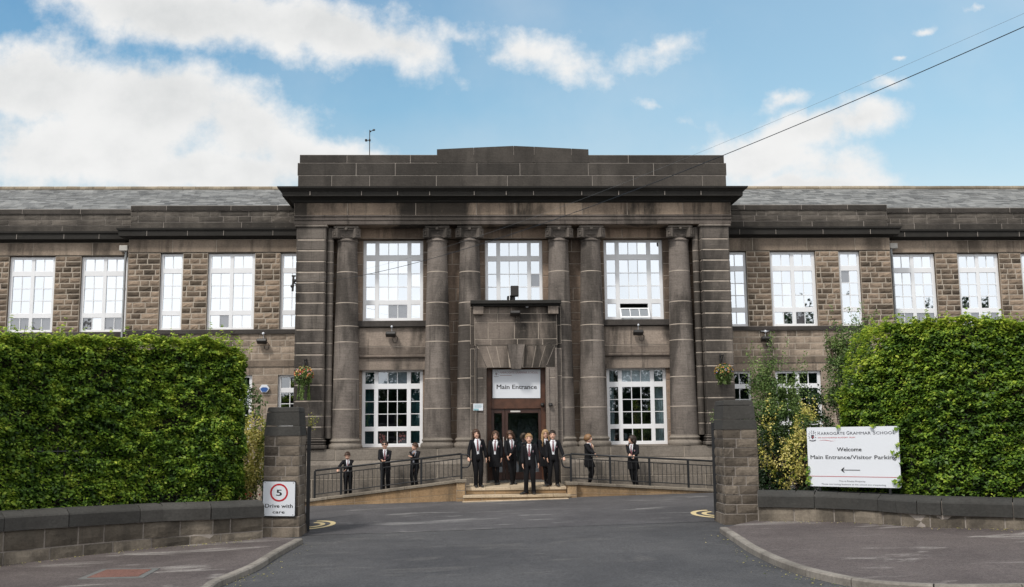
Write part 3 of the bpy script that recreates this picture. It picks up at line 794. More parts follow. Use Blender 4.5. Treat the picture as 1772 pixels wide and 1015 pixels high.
for side, Y, x0, x1, wl in secs:
    W = [(wpx(a, b, Y)+(t,)) for a, b, t in wl]
    # lower and upper wall
    mb = MB(); mu = MB()
    op = [(a, b, gzb, gzt) for a, b, t in W]
    wall(mu, (0, Y), EX, x0, x1, -.6, Zn(634)-.02, op, .30, (.4,.8), rev=.16, dep=.04, tr=(.3,.9), j=.012, rock=.012, back=.004)
    course(mu, (0, Y), EX, x0, x1, Zn(634)-.02, Zn(624)+.02, (2,3), dep=.06, d=.03, tr=(.0,.25))
    wall(mu, (0, Y), EX, x0, x1, Zn(624)+.02, zn['wb']-.13, [], .22, (.3,.7), dep=.04, tr=(.3,1), j=.012, rock=.012, back=.004)
    op = [(a, b, zn['wb'], zn['wt']) for a, b, t in W]
    wall(mb, (0, Y), EX, x0, x1, zn['wb'], zn['wt']+.02, op, .163, (.24,.46), rev=.16, rock=.022, dep=.05, tr=(.05,1), j=.0155, back=.006)
    lower = mu.build('lower_wall', [M['dressed'], M['mortar_w']], B)
    mb.build('rock_faced_wall', [M['rock'], M['mortar_w']], B)
    mb = MB(); course(mb, (0, Y), EX, x0, x1, zn['wb']-.13, zn['wb']-.0, (1.6,2.6), d=.07, dep=.2, tr=(.2,.6)); mb.box(x0,x1,Y-.065,Y+.1,zn['wb']-.12,zn['wb']-.006); mb.build('sill_band', [M['sill'], M['mortar_d']], B)
    mb = MB(); course(mb, (0, Y), EX, x0, x1, zn['wt']+.02, zn['lt'], (1.3,2.2), d=.02, dep=.1, tr=(.2,.8)); mb.box(x0, x1, Y+.0, Y+.14, zn['wt']+.021, zn['lt'], 0, .4)
    mb.build('lintel_band', [M['dressed'], M['mortar_w']], B)
    # cornice and parapet
    mb = MB(); zc0, zc1 = zn['cb'], zn['ct']
    e0 = x0-(0 if side == 'L' and Y == YFAR else 0); 
    xa, xb = (x0-(.28 if (side=='L' and Y==YN) else 0), x1+(.28 if (side=='R' and Y==YN) else 0))
    run_profile(mb, [(-.02, zc0-.05),(.03, zc0-.04),(.10, zc0),(.24, zc0+.02),(.25, zc0+.17),(.29, zc1-.05),(.30, zc1),(.0, zc1+.03)], x0+(0 if (side=='L' and Y==YN) else .3), x1-(0 if (side=='R' and Y==YN) else .3), Y, .45, back=Y+.8)
    xx = x0+.6
    while xx < x1:
        mb.box(xx, xx+.012, Y-.262, Y-.24, zc0+.02, zc0+.17, 1); xx += random.uniform(.9,1.5)
    mb.build('wing_cornice', [M['cornice'], M['mortar_d']], B)
    mb = MB(); Yp = Y+.06
    wall(mb, (0, Yp), EX, x0, x1, zn['ct']+.01, zn['p1'], [], .3, (1.2,2.4), dep=.05, tr=(0,.35))
    wall(mb, (0, Yp), EX, x0, x1, zn['p1'], zn['p2'], [], .15, (.3,.9), dep=.05, rock=.012, tr=(.3,.9))
    mb.box(x0, x1, Yp+.014, Yp+.35, zn['ct'], zn['p2'])
    if (side, Y) == ('L', YN): wall(mb, (x0, Yp+.5), (0,-1), 0, .5, zn['ct']+.01, zn['p2'], [], .2, (.3,.5), dep=.05)
    if (side, Y) == ('R', YN): wall(mb, (x1, Yp), (0,1), 0, .5, zn['ct']+.01, zn['p2'], [], .2, (.3,.5), dep=.05)
    mb.build('wing_parapet', [M['rubble'], M['mortar_d']], B)
    mb = MB(); course(mb, (0, Yp), EX, x0-.0, x1, zn['p2'], zn['p3'], (1.3,2.0), d=.05, dep=.45, tr=(.2,.9)); mb.box(x0,x1,Yp-.03,Yp+.38,zn['p2']+.002,zn['p3']-.008)
    mb.build('parapet_coping', [M['parapet'], M['mortar_d']], B)
    # returns of the projecting bay
    if Y == YN:
        s = x0 if side == 'L' else x1
        mb = MB(); U = (0,-1) if side == 'L' else (0,1); O = (s, YFAR if side == 'L' else YN)
        wall(mb, O, U, 0, YFAR-YN, -.6, zn['lt'], [], .28, (.25,.45), dep=.05, tr=(.2,.8)); mb.build('wall_return', [M['rock'], M['mortar_w']], B)
    for a, b, t in W:
        cols = DBL if t == 'D' else SGL
        nl = 2 if t == 'D' else 1; pr = .75 if Y == YFAR else .35
        pap = tuple((c_, 2, i_, 0) for c_ in range(nl) for i_ in range(2) if random.random() < pr)+(((0,1,0,0),) if (side == 'R' and t == 'S' and a > 11) else ())
        window(a, b, zn['wb'], zn['wt'], Y+.09, cols, WROW, M['glass_hi'], papers=pap)
        if b > -13 : window(a, b, gzb, gzt, Y+.09, cols, WROW, M['glass_lo'])
# back walls behind unseen parts, and the rooms
mb = MB()
def room(x0, x1, y0, y1, z0, z1):
    mb.add([(x0,y0,z0),(x1,y0,z0),(x1,y1,z0),(x0,y1,z0),(x0,y0,z1),(x1,y0,z1),(x1,y1,z1),(x0,y1,z1)],
           [(4,7,6,5),(1,5,6,2),(2,6,7,3),(3,7,4,0)], 0)
    mb.add([(x0,y0,z0+.001),(x1,y0,z0+.001),(x1,y1,z0+.001),(x0,y1,z0+.001)], [(0,1,2,3)], 1)
for z0, z1 in ((.45, 4.2), (4.5, ZARC-.1)):
    room(XC-5.5, XC+5.5, YG+.09, 36, z0, z1)
for z0, z1 in ((.3, 4.2), (4.4, zn['lt'])):
    room(L_END+.2, XC-6.1, YFAR+.17, 36, z0, z1); room(XC+6.1, R_END-.2, YFAR+.17, 36, z0, z1)
mb.build('room_interior', [M['dark'], M['roomfloor']], B)
mb = MB(); mb.box(XC-1.4, XC+1.4, 30.9, 30.95, .46, 3.2); mb.box(XC-1.4, XC+1.4, 29.97, 30.9, .455, .5); mb.build('foyer_wall', [M['foyer']], B)
mb = MB(); mb.bbox(XC-.9, XC-.2, 30.8, 30.89, 1.5, 2.2, .01); mb.bbox(XC+.1, XC+.7, 30.8, 30.89, 1.3, 2.3, .01); mb.build('notice_board', [M['blind']], B)
mb = MB()
mb.box(L_END, L_END+.15, YFAR+.1, 37, -.6, zn['p2'], 0); mb.box(R_END-.15, R_END, YFAR+.1, 37, -.6, zn['p2'], 0); mb.box(L_END, R_END, 37, 37.2, -.6, zn['p2'], 0)
mb.build('rear_wall', [M['dressed']], B)
# --- slate roofs
def roof(x0, x1, y0, z0, y1, z1):
    mb = MB(); L = hypot(y1-y0, z1-z0); rows = int(L/.16); uy, uz = (y1-y0)/L, (z1-z0)/L
    for r in range(rows):
        s0, s1 = r*L/rows, (r+1)*L/rows+.03; x = x0-random.uniform(0,.25)
        while x < x1:
            w = random.uniform(.22,.36); a, b = max(x, x0), min(x+w-.006, x1); lift = .012+random.uniform(0,.008)
            if b > a:
                mb.add([(a,y0+uy*s0-uz*lift,z0+uz*s0+uy*lift),(b,y0+uy*s0-uz*lift,z0+uz*s0+uy*lift),(b,y0+uy*s1,z0+uz*s1),(a,y0+uy*s1,z0+uz*s1),
                        (a,y0+uy*s0,z0+uz*s0-.01),(b,y0+uy*s0,z0+uz*s0-.01)], [(0,1,2,3),(4,5,1,0)], 0, random.random())
            x += w
    mb.quad((x0,y0,z0-.02),(x1,y0,z0-.02),(x1,y1,z1-.02),(x0,y1,z1-.02),0,.2)
    ye = y1+(y1-y0); mb.quad((x0,y1,z1),(x1,y1,z1),(x1,ye,z0),(x0,ye,z0),0,.5)
    mb.add([(x0,y0,z0),(x0,y1,z1),(x0,ye,z0)], [(0,1,2)], 0, .3); mb.add([(x1,y0,z0),(x1,y1,z1),(x1,ye,z0)], [(0,2,1)], 0, .3)
    o = mb.build('roof', [M['slate']], B)
    rb = MB(); x = x0
    while x < x1:
        e = min(x+.45, x1); rb.tube([(x,y1,z1+.02+random.uniform(-.006,.006)),(e-.008,y1,z1+.02)], .09, 10, 0, random.random()); x = e
    rb.build('ridge_tiles', [M['ridge']], o)
zr_ = PZ(327.5, 35.0, 250)
roof(L_END, XC-6.4, 31.1, zn['p2']-.1, 35.0, zr_); roof(XC+6.4, R_END, 31.1, zn['p2']-.1, 35.0, zr_)
mb = MB(); mb.box(XC-6.36, XC+6.36, Y_P+.3, 38, hz[0]+.2, hz[0]+.3); mb.box(XC-6.4, XC+6.4, 33, 38, 4, hz[0]+.19); mb.build('flat_roof', [M['cover']], B)
# --- downpipes with hoppers
for px, Y, side in ((217, YFAR, -1), (1545, YFAR, 1)):
    x = PX(px-1, 432, Y-.1)+.0; z1 = PZ(425 if side < 0 else 421, Y-.15, px)
    mb = MB()
    mb.tube([(x+.05*side*-1, Y-.12, z1-.18), (x+.05*side*-1, Y-.12, z1-.3), (x-.02*side, Y-.08, z1-.45), (x-.02*side, Y-.08, .1)], .038, 12)
    for q in range(4): mb.tube([(x-.02*side, Y-.08, 1.2+q*1.7), (x-.02*side, Y-.08, 1.28+q*1.7)], .046, 12)
    o = mb.build('downpipe', [M['grey']], B, smooth=True, autos=40)
    hb = MB(); hb.bbox(x-.13, x+.13, Y-.24, Y-.03, z1-.17, z1, .015); hb.build('hopper', [M['greybox']], o)
# ------------------------------------------------------------------ ground, road, yard, pavements
def sheet(name, pts, up, mat, label=None, step=None):
    mb = MB(); tr = tessellate_polygon([[Vector((p[0], p[1], 0)) for p in pts]])
    mb.add([(p[0], p[1], gz(p[0])+up) for p in pts], [tuple(t) for t in tr])
    o = mb.build(name, [mat], fix=True); o['kind'] = 'structure'; return o
mb = MB()
xs = [-600, -60, 60, 600]
for a, b in zip(xs, xs[1:]): mb.add([(a,-500,gz(a)),(b,-500,gz(b)),(b,900,gz(b)),(a,900,gz(a))], [(0,1,2,3)])
o = mb.build('ground', [M['soil']]); o['kind'] = 'structure'
YB = 20.0
sheet('road', [(-60,-40),(60,-40),(60,YB),(-60,YB)], .004, M['road'])
sheet('school_yard', [(-30,YB-.05),(30,YB-.05),(30,30.2),(-30,30.2)], .009, M['yard'])
def cat(pts, n=8):                                     # smooth polyline through points
    out = []
    P_ = [pts[0]+(pts[0]-pts[1])]+list(pts)+[pts[-1]+(pts[-1]-pts[-2])]
    for i in range(1, len(P_)-2):
        for k in range(n):
            t = k/n; a, b, c, d = P_[i-1], P_[i], P_[i+1], P_[i+2]
            out.append(.5*((2*b)+(c-a)*t+(2*a-5*b+4*c-d)*t*t+(3*b-a-3*c+d)*t**3))
    out.append(P_[-2]); return out
PV = .10
kl = cat([G(512,931,PV), G(470,953,PV), G(435,974,PV), G(395,991,PV), G(362,1004,PV), G(318,1022,PV)]+[Vector((-4.9,11.9,0)), Vector((-6.5,11.2,0)), Vector((-10,10.9,0)), Vector((-25,10.6,0))])
kr = cat([G(1257,911,PV), G(1284,928,PV), G(1312,945,PV), G(1366,969,PV), G(1428,987,PV), G(1515,1002.5,PV), G(1640,1009.5,PV), G(1772,1008,PV), G(1900,1004,PV)]+[Vector((12,14.6,0)), Vector((25,14.6,0))])
wl = [G(455,930,PV), G(362,939,PV), G(275,946,PV), G(114,964,PV), G(0,978,PV), G(-160,1002,PV)]
wl = cat([Vector((v.x, v.y, 0)) for v in wl], 3)
wl.append(wl[-1]+(wl[-1]-wl[-3])*3)
wr = [G(1312,901,PV), G(1400,901,PV), G(1493,903.5,PV), G(1594,911,PV), G(1700,913.5,PV), G(1772,915,PV), G(1950,919,PV)]
wr = cat([Vector((v.x, v.y, 0)) for v in wr], 3)
def pavement(k, w, far):
    k2 = [(v.x, v.y) for v in k]; w2 = [(v.x, v.y+.2) for v in w]
    pts = k2+[(far, w2[-1][1]+.0)]+w2[::-1]
    mb = MB(); tr = tessellate_polygon([[Vector((p[0], p[1], 0)) for p in pts]])
    mb.add([(p[0], p[1], gz(p[0])+PV-.006) for p in pts], [tuple(t) for t in tr])
    o = mb.build('pavement', [M['pave']], fix=True); o['kind'] = 'structure'
pavement(kl, wl, -25); pavement(kr, wr, 25)
def kerb(k, side, name='kerb'):
    # individual stones about 0.9 m long, 0.12 m wide, following the curve
    mb = MB(); L = [0]
    for a, b in zip(k, k[1:]): L.append(L[-1]+(b-a).length)
    def at(s):
        s = max(0, min(L[-1]-1e-6, s))
        for i in range(len(L)-1):
            if L[i+1] >= s: break
        t = (s-L[i])/(L[i+1]-L[i]+1e-9); p = k[i].lerp(k[i+1], t); d = (k[i+1]-k[i]).normalized(); return p, d
    s = 0
    while s < L[-1]-.3:
        e = min(s+.88, L[-1]); n = 4; rows = []; t = random.uniform(.2,.9); dz = random.uniform(-.003,.003)
        for i in range(n+1):
            q = s+.008+(e-s-.016)*i/n; p, d = at(q); nn = Vector((d.y,-d.x,0)).normalized()*side     # towards the road
            g = gz(p.x)
            out = p+nn*.125
            rows.append([(p.x,p.y,g+PV+dz), (out.x-nn.x*.02,out.y-nn.y*.02,g+PV+dz), (out.x,out.y,g+PV-.02+dz), (out.x,out.y,g-.05)])
        vs = [v for r in rows for v in r]; fs = []
        for i in range(n):
            for c in range(3): fs.append((i*4+c, i*4+c+1, (i+1)*4+c+1, (i+1)*4+c))
        fs += [(0,1,2,3), (n*4+3,n*4+2,n*4+1,n*4)]
        mb.add(vs, fs, 0, t); s = e
    o = mb.build(name, [M['kerb']], fix=True); o['kind'] = 'structure'
kerb(kl, -1); kerb(kr, 1)
# painted arcs at the gate
def arcs(cxp, cyp, side, nm):
    c = G(cxp, cyp)
    for r0, r1 in ((.21,.31), (.42,.53)):
        mb = MB(); n = 22; vs = []
        for i in range(n+1):
            a = -pi/2+pi*i/n
            for r in (r0, r1): 
                x = c.x+side*(cos(a)*r*1.0); y = c.y+sin(a)*r*1.9
                vs.append((x, y, gz(x)+.014))
        mb.add(vs, [(2*i,2*i+1,2*i+3,2*i+2) for i in range(n)])
        o = mb.build('painted_arc', [M['paint']], fix=True); o['kind'] = 'structure'
arcs(537, 909, 1, ''); arcs(1241, 889.5, -1, '')
# repaired patch with a metal frame on the left pavement
q = [G(150,1001,PV), G(262,999,PV), G(283,984,PV), G(185,984,PV)]
q = [G(133,1002,PV), G(248,999,PV), G(277,983,PV), G(178,984,PV)]
c = sum(q, Vector())/4
root = tag(MB(), None) if False else empty('access_cover', (c.x, c.y, gz(c.x)+PV), 'reddish square access cover with a grey rim set in the left pavement', 'access cover')
mb = MB(); mb.poly([(v.x,v.y) for v in q], lambda x,y: gz(x)+PV-.01, lambda x,y: gz(x)+PV+.002); mb.build('rim', [M['cover']], root)
mb = MB(); mb.poly([(c.x+(v.x-c.x)*.78,c.y+(v.y-c.y)*.78) for v in q], lambda x,y: gz(x)+PV-.01, lambda x,y: gz(x)+PV+.006); mb.build('cover_plate', [M['patch']], root)

# ------------------------------------------------------------------ gate pillars
def pillar(pxl, pxr, pyb, pytop, label, w2):
    a, b = G(pxl, pyb, 0), G(pxr, pyb, 0)
    Y = (a.y+b.y)/2; x0, x1 = PX(pxl, pyb-60, Y), PX(pxr, pyb-60, Y)
    cxm = (x0+x1)/2; g = gz(cxm); ztop = PZ(pytop, Y, (pxl+pxr)/2); w = x1-x0
    root = empty('gate_pillar', (cxm, Y+w2/2, g), label, 'gate pillar', 'stone pillars of the gateway')
    zc = ztop-.56; zq = [g-.2, g+.18]; 
    mb = MB(); n = 9
    rows = [g-.3, g+.2]+[g+.2+(zc-g-.2)*(i+1)/n for i in range(n)]
    for i, (c0, c1) in enumerate(zip(rows, rows[1:])):
        e = .035 if i == 0 else (.015 if i == 1 else 0)
        kw = dict(tr=(.0,1), rock=.014, dep=.06, j=.011)
        course(mb, (x0-e, Y-e), (1,0), 0, w+2*e, c0, c1, (.26,.5), **kw)
        course(mb, (x1+e, Y-e), (0,1), 0, w2+2*e, c0, c1, (.26,.5), **kw)
        course(mb, (x0-e, Y+w2+e), (0,-1), 0, w2+2*e, c0, c1, (.26,.5), **kw)
        course(mb, (x1+e, Y+w2+e), (-1,0), 0, w+2*e, c0, c1, (.26,.5), **kw)
    mb.box(x0+.02, x1-.02, Y+.02, Y+w2-.02, g-.2, zc, 1)
    mb.build('shaft', [M['pillar'], M['mortar_d']], root)
    mb = MB()
    for (e0, e1, c0, c1) in ((.012,-.012, zc, zc+.19), (-.016,-.03, zc+.195, zc+.46), (-.032,-.05, zc+.465, ztop)):
        vs = []
        for e, z in ((e0, c0+.003), (e1, c1-.012), (e1-.015, c1)):
            vs += [(x0-e,Y-e,z),(x1+e,Y-e,z),(x1+e,Y+w2+e,z),(x0-e,Y+w2+e,z)]
        mb.add(vs, [(0,1,5,4),(1,2,6,5),(2,3,7,6),(3,0,4,7),(4,5,9,8),(5,6,10,9),(6,7,11,10),(7,4,8,11),(8,9,10,11),(3,2,1,0)], 0, random.uniform(.3,.8))
    mb.build('cap', [M['coping']], root)
    return root, x0, x1, Y, g, ztop
LP = pillar(455, 517, 930, 704, 'dark-capped stone gate pillar that carries the speed limit sign', .78)
RP = pillar(1255, 1314, 907, 692, 'dark-capped stone gate pillar beside the yellow-flowered shrubs', .8)
print('pillars', LP[1:], RP[1:])
# steel gates folded back behind the pillars, seen edge on
def gate(x, y, d, ztop, label):
    g = gz(x); root = empty('steel_gate', (x, y, g), label, 'gate', 'steel gates folded back')
    d = Vector((d[0], d[1], 0)).normalized(); nn = Vector((d.y,-d.x,0)); L = 2.9
    def bar(s0, s1, z0, z1, t):
        m2 = MB(); P_ = Vector((x, y, 0))
        vs = [tuple((P_+d*s+nn*o)[:2])+(z,) for z in (z0, z1) for s, o in ((s0,-t/2),(s1,-t/2),(s1,t/2),(s0,t/2))]
        m2.add(vs, [(0,3,2,1),(4,5,6,7),(0,1,5,4),(1,2,6,5),(2,3,7,6),(3,0,4,7)]); return m2
    bar(0, .1, g+.03, ztop, .075).build('hanging_stile', [M['iron']], root); bar(L-.08, L, g+.03, ztop, .07).build('closing_stile', [M['iron']], root)
    bar(.1, L-.08, g+.08, g+.15, .05).build('bottom_rail', [M['iron']], root); bar(.1, L-.08, ztop-.12, ztop-.05, .05).build('top_rail', [M['iron']], root)
    b0 = None
    for i in range(21):
        s = .22+i*.125
        if b0 is None:
            b0 = bar(s, s+.018, g+.15, ztop-.12, .018).build('gate_bar', [M['iron']], root)
        else:
            c = b0.copy(); COL.objects.link(c); c.parent = root; c.location = Vector(b0.location)+d*(.125*i)
gx = PX(534, 850, LP[3]+.75); gate(gx, LP[3]+.7, (gx, LP[3]+.7), PZ(738, LP[3]+.75, 534), 'black steel gate folded back behind the left stone pillar, seen edge on')
gx = PX(1236.5, 840, RP[3]+.75); gate(gx, RP[3]+.7, (gx, RP[3]+.7), PZ(731, RP[3]+.75, 1236), 'black steel gate folded back behind the right stone pillar, seen edge on')

# ------------------------------------------------------------------ curved boundary walls
def boundary(path, zt0, zt1, ncourse, label, flip=False):
    c = path[0]; root = empty('boundary_wall', (c.x, c.y, gz(c.x)), label, 'wall', 'low curved walls beside the gate')
    L = [0]
    for a, b in zip(path, path[1:]): L.append(L[-1]+(b-a).length)
    def top(s): return zt0+(zt1-zt0)*s/L[-1]
    wm = MB(); cm = MB()
    def at(s):
        for i in range(len(L)-1):
            if L[i+1] >= s-1e-9: break
        return path[i].lerp(path[i+1], (s-L[i])/(L[i+1]-L[i]+1e-9))
    hc = .30
    # courses following the curve
    for r in range(ncourse+1):
        s = 0
        while s < L[-1]-.02:
            cop = r == ncourse
            w = random.uniform(.95, 1.25) if cop else random.uniform(.28, .75)
            e = min(s+w, L[-1]); 
            if L[-1]-e < .2: e = L[-1]
            m = 3 if cop else 1
            tone = random.uniform(.1, .95)
            for k in range(m):
                sa, sb = s+(e-s)*k/m, s+(e-s)*(k+1)/m
                a, b = at(sa), at(sb); U = (b-a).normalized(); 
                g = min(gz(a.x), gz(b.x))+PV
                if flip: a, b = a, b
                N = Vector((U.y, -U.x, 0))
                def zz(f, q): 
                    gb = gz(q.x)+PV-.12; tt = top(sa if q is a else sb)-hc
                    return gb+(tt-gb)*f
                if not cop:
                    j = .011
                    z00, z01, z10, z11 = zz(r/ncourse, a)+j, zz(r/ncourse, b)+j, zz((r+1)/ncourse, a)-j, zz((r+1)/ncourse, b)-j
                    a2 = a+U*j; b2 = b-U*j
                    vs = []; nx, nz = 4, 3
                    for rr in range(nz+1):
                        for cc_ in range(nx+1):
                            ed = rr in (0, nz) or cc_ in (0, nx); q = 0 if ed else random.uniform(.006,.02)
                            p = a2.lerp(b2, cc_/nx); zlo = z00+(z01-z00)*cc_/nx; zhi = z10+(z11-z10)*cc_/nx
                            vs.append((p.x+N.x*q, p.y+N.y*q, zlo+(zhi-zlo)*rr/nz))
                    wm.add(vs, [(rr*5+cc_, rr*5+cc_+1, (rr+1)*5+cc_+1, (rr+1)*5+cc_) for rr in range(nz) for cc_ in range(nx)], 0, tone)
                    for (p0, p1, u0, u1) in ((a2, b2, z00, z01), (a2, b2, z10, z11)):
                        wm.add([(p0.x,p0.y,u0),(p1.x,p1.y,u1),(p1.x-N.x*.03,p1.y-N.y*.03,u1),(p0.x-N.x*.03,p0.y-N.y*.03,u0)], [(0,1,2,3)], 0, tone)
                else:
                    j0 = .007 if k == 0 else 0; j1 = .007 if k == m-1 else 0
                    a2, b2 = a+U*j0, b-U*j1; ta, tb = top(sa), top(sb)
                    vs = []
                    for p, t in ((a2, ta), (b2, tb)):
                        for off, z in ((.045, t-hc+.004), (.045, t-.10), (.03, t-.075), (-.06, t-.01), (-.30, t), (-.34, t-.03), (-.34, t-hc)):
                            vs.append((p.x+N.x*off, p.y+N.y*off, z))
                    cm.add(vs, [(i, i+7, i+8, i+1) for i in range(6)]+[(6,13,7,0)]+([(0,1,2,3,4,5,6)] if k == 0 else [])+([(13,12,11,10,9,8,7)] if k == m-1 else []), 0, tone)
            s = e
    for i in range(len(path)-1):
        a, b = path[i], path[i+1]; U = (b-a).normalized(); N = Vector((U.y,-U.x,0))
        for off in (-.012, -.28):
            q0, q1 = a+N*off, b+N*off
            wm.quad((q0.x,q0.y,gz(a.x)-.1),(q1.x,q1.y,gz(b.x)-.1),(q1.x,q1.y,top(L[i+1])-hc+.02),(q0.x,q0.y,top(L[i])-hc+.02), 1)
            cm.quad((q0.x,q0.y,top(L[i])-hc+.0),(q1.x,q1.y,top(L[i+1])-hc),(q1.x,q1.y,top(L[i+1])-.06),(q0.x,q0.y,top(L[i])-.06), 1)
    wm.build('wall_courses', [M['low'], M['mortar_d']], root, fix=False); cm.build('coping', [M['coping'], M['mortar_d']], root, fix=False)
    return root
pl = wl[::-1]        # left to right
ztl = PZ(890, pl[-1].y-4.0 if False else wl[12].y if len(wl) > 12 else wl[-1].y, 0)
def ztop_at(px, py, path):
    best = None
    for a, b in zip(path, path[1:]):
        for k in range(10):
            p = a.lerp(b, k/10); x = PX(px, py, p.y)
            if best is None or abs(x-p.x) < best[0]: best = (abs(x-p.x), p)
    return PZ(py, best[1].y, px), best[1]
zA, pA = ztop_at(0, 884, wl); zB, pB = ztop_at(440, 866, wl); zC, pC = ztop_at(1320, 849, wr); zD, pD = ztop_at(1765, 863, wr)
print('wall tops', zA, zB, zC, zD, pA, pB, pC, pD)
def ext(z1, x1, z2, x2, x): return z1+(z2-z1)*(x-x1)/(x2-x1)
boundary(pl, ext(zA, pA.x, zB, pB.x, pl[0].x), ext(zA, pA.x, zB, pB.x, pl[-1].x), 2, 'low stone wall with dark copings below the left hedge')
boundary(wr, ext(zC, pC.x, zD, pD.x, wr[0].x), ext(zC, pC.x, zD, pD.x, wr[-1].x), 1, 'low stone wall with dark copings below the right hedge and white board')

# ------------------------------------------------------------------ foliage
def leaves(name, pts, size, mats, parent, tone, nrm=None, up=.35, spread=.9, mi=None, asp=.62, drop=.25):
    pts = np.asarray(pts, dtype=np.float64); n = len(pts)
    if n == 0: return None
    if nrm is None: nrm = np.zeros((n, 3)); nrm[:, 1] = -1
    d = np.asarray(nrm)+RNG.normal(0, spread, (n, 3)); d[:, 2] += up
    d /= np.linalg.norm(d, axis=1)[:, None]+1e-9
    t = RNG.normal(0, 1, (n, 3)); t[:, 2] -= drop*2
    t -= d*np.sum(t*d, axis=1)[:, None]; t /= np.linalg.norm(t, axis=1)[:, None]+1e-9
    w = np.cross(d, t); s = (np.asarray(size)*RNG.uniform(.65, 1.25, n))[:, None] if np.ndim(size) == 0 else (np.asarray(size)*RNG.uniform(.7,1.2,n))[:, None]
    fold = s*.16
    V = np.empty((n, 4, 3)); V[:, 0] = pts-t*s*.5; V[:, 1] = pts+w*s*asp*.5+d*fold; V[:, 2] = pts+t*s*.5; V[:, 3] = pts-w*s*asp*.5+d*fold
    V = V.reshape(-1, 3)
    off = rootloc(parent); V -= np.array(off)
    me = bpy.data.meshes.new(name); me.vertices.add(4*n); me.vertices.foreach_set('co', V.ravel())
    me.loops.add(4*n); me.loops.foreach_set('vertex_index', np.arange(4*n, dtype=np.int32))
    me.polygons.add(n); me.polygons.foreach_set('loop_start', np.arange(0, 4*n, 4, dtype=np.int32))
    me.polygons.foreach_set('loop_total', np.full(n, 4, dtype=np.int32))
    for m in (mats if isinstance(mats, (list, tuple)) else [mats]): me.materials.append(m)
    if mi is not None: me.polygons.foreach_set('material_index', np.asarray(mi, dtype=np.int32))
    me.update(calc_edges=True)
    at = me.attributes.new('tone', 'FLOAT', 'FACE'); at.data.foreach_set('value', np.clip(tone, 0, 1).astype(np.float32))
    o = bpy.data.objects.new(name, me); COL.objects.link(o); o.parent = parent
    return o
def nz(v, s): return noise.noise(Vector(v)*s)
def hedge(front, zbot, topf, depth, label, dens, endr=None, endl=None, size=.064, zslack=0):
    """front: list of 2D points left to right, foliage skin over a branch core"""
    c = front[len(front)//2]; root = empty('hedge', (c.x, c.y+depth/2, gz(c.x)), label, 'hedge', 'clipped hedges beside the gateway')
    P_, Nn, T = [], [], []
    segs = list(zip(front, front[1:])); Ls = [(b-a).length for a, b in segs]; tot = sum(Ls)
    def emit(p, n, zt, zb, young):
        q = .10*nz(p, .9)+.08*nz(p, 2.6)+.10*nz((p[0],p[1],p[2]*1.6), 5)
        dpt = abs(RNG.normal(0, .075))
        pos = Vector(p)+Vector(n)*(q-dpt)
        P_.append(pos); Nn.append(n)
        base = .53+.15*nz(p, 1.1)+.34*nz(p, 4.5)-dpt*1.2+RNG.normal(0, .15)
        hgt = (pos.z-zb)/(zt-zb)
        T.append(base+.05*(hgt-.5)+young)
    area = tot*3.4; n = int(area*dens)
    for _ in range(n):
        s = random.uniform(0, tot); i = 0
        while s > Ls[i] and i < len(Ls)-1: s -= Ls[i]; i += 1
        a, b = segs[i]; p = a.lerp(b, min(1, s/Ls[i])); U = (b-a).normalized(); N = Vector((U.y,-U.x,0))
        zt = topf(p.x); z = random.uniform(zbot(p.x), zt)
        lowf = max(0, 1-(z-zbot(p.x)-.3)/.7)
        if random.random() < .75*lowf*(.5+nz((p.x,p.y,z), 2.2)): continue
        if nz((p.x+7,p.y,z*1.5), 2.4) < -.42 and random.random() < .7: continue
        if zt-z < .25 and random.random() < .0: continue
        rnd = max(0, (z-(zt-.25))/.25); inset = .12*rnd**2
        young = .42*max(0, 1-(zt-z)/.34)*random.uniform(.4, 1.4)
        emit((p.x-N.x*inset, p.y-N.y*inset, z), (N.x, N.y, .15+.8*rnd), zt, zbot(p.x), young)
    # top
    for _ in range(int(tot*depth*dens*.9)):
        s = random.uniform(0, tot); i = 0
        while s > Ls[i] and i < len(Ls)-1: s -= Ls[i]; i += 1
        a, b = segs[i]; p = a.lerp(b, min(1, s/Ls[i])); U = (b-a).normalized(); N = Vector((U.y,-U.x,0))
        q = random.uniform(0, depth); x, y = p.x-N.x*q, p.y-N.y*q; zt = topf(x)
        emit((x, y, zt+(.05*nz((x,y,3), 3))), (0, 0, 1), zt, 0, .30*random.uniform(.3,1.3))
    # sprigs above the top
    for _ in range(int(tot*26)):
        s = random.uniform(0, tot); i = 0
        while s > Ls[i] and i < len(Ls)-1: s -= Ls[i]; i += 1
        a, b = segs[i]; p = a.lerp(b, min(1, s/Ls[i])); q = random.uniform(0, depth*.8); x, y = p.x, p.y+q; h = random.uniform(.05, .24)*(1.7 if random.random() < .06 else 1)
        lx, ly = random.uniform(-.3,.3), random.uniform(-.2,.2)
        for k in range(int(5+h*35)):
            f = random.random(); P_.append(Vector((x+lx*f*h+random.uniform(-.03,.03), y+ly*f*h+random.uniform(-.03,.03), topf(x)-.03+h*f))); Nn.append((0,-.3,.8)); T.append(random.uniform(.6,1.0))
    # ends
    for end, (a, b) in ((endr, segs[-1]), (endl, segs[0])):
        if end is None: continue
        U = (b-a).normalized(); N = Vector((U.y,-U.x,0)); e = b if end is endr else a; sg = 1 if end is endr else -1
        for _ in range(int(depth*3.4*dens)):
            q = random.uniform(0, depth); zt = topf(e.x); z = random.uniform(zbot(e.x), zt); ex = end(z)
            p = e-N*q+U*sg*ex; emit((p.x, p.y, z), (U.x*sg, U.y*sg, .2), zt, zbot(e.x), .22*max(0, 1-(zt-z)/.28))
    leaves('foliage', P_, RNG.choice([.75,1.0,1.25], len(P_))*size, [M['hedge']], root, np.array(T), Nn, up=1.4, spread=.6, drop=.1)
    tw = MB()
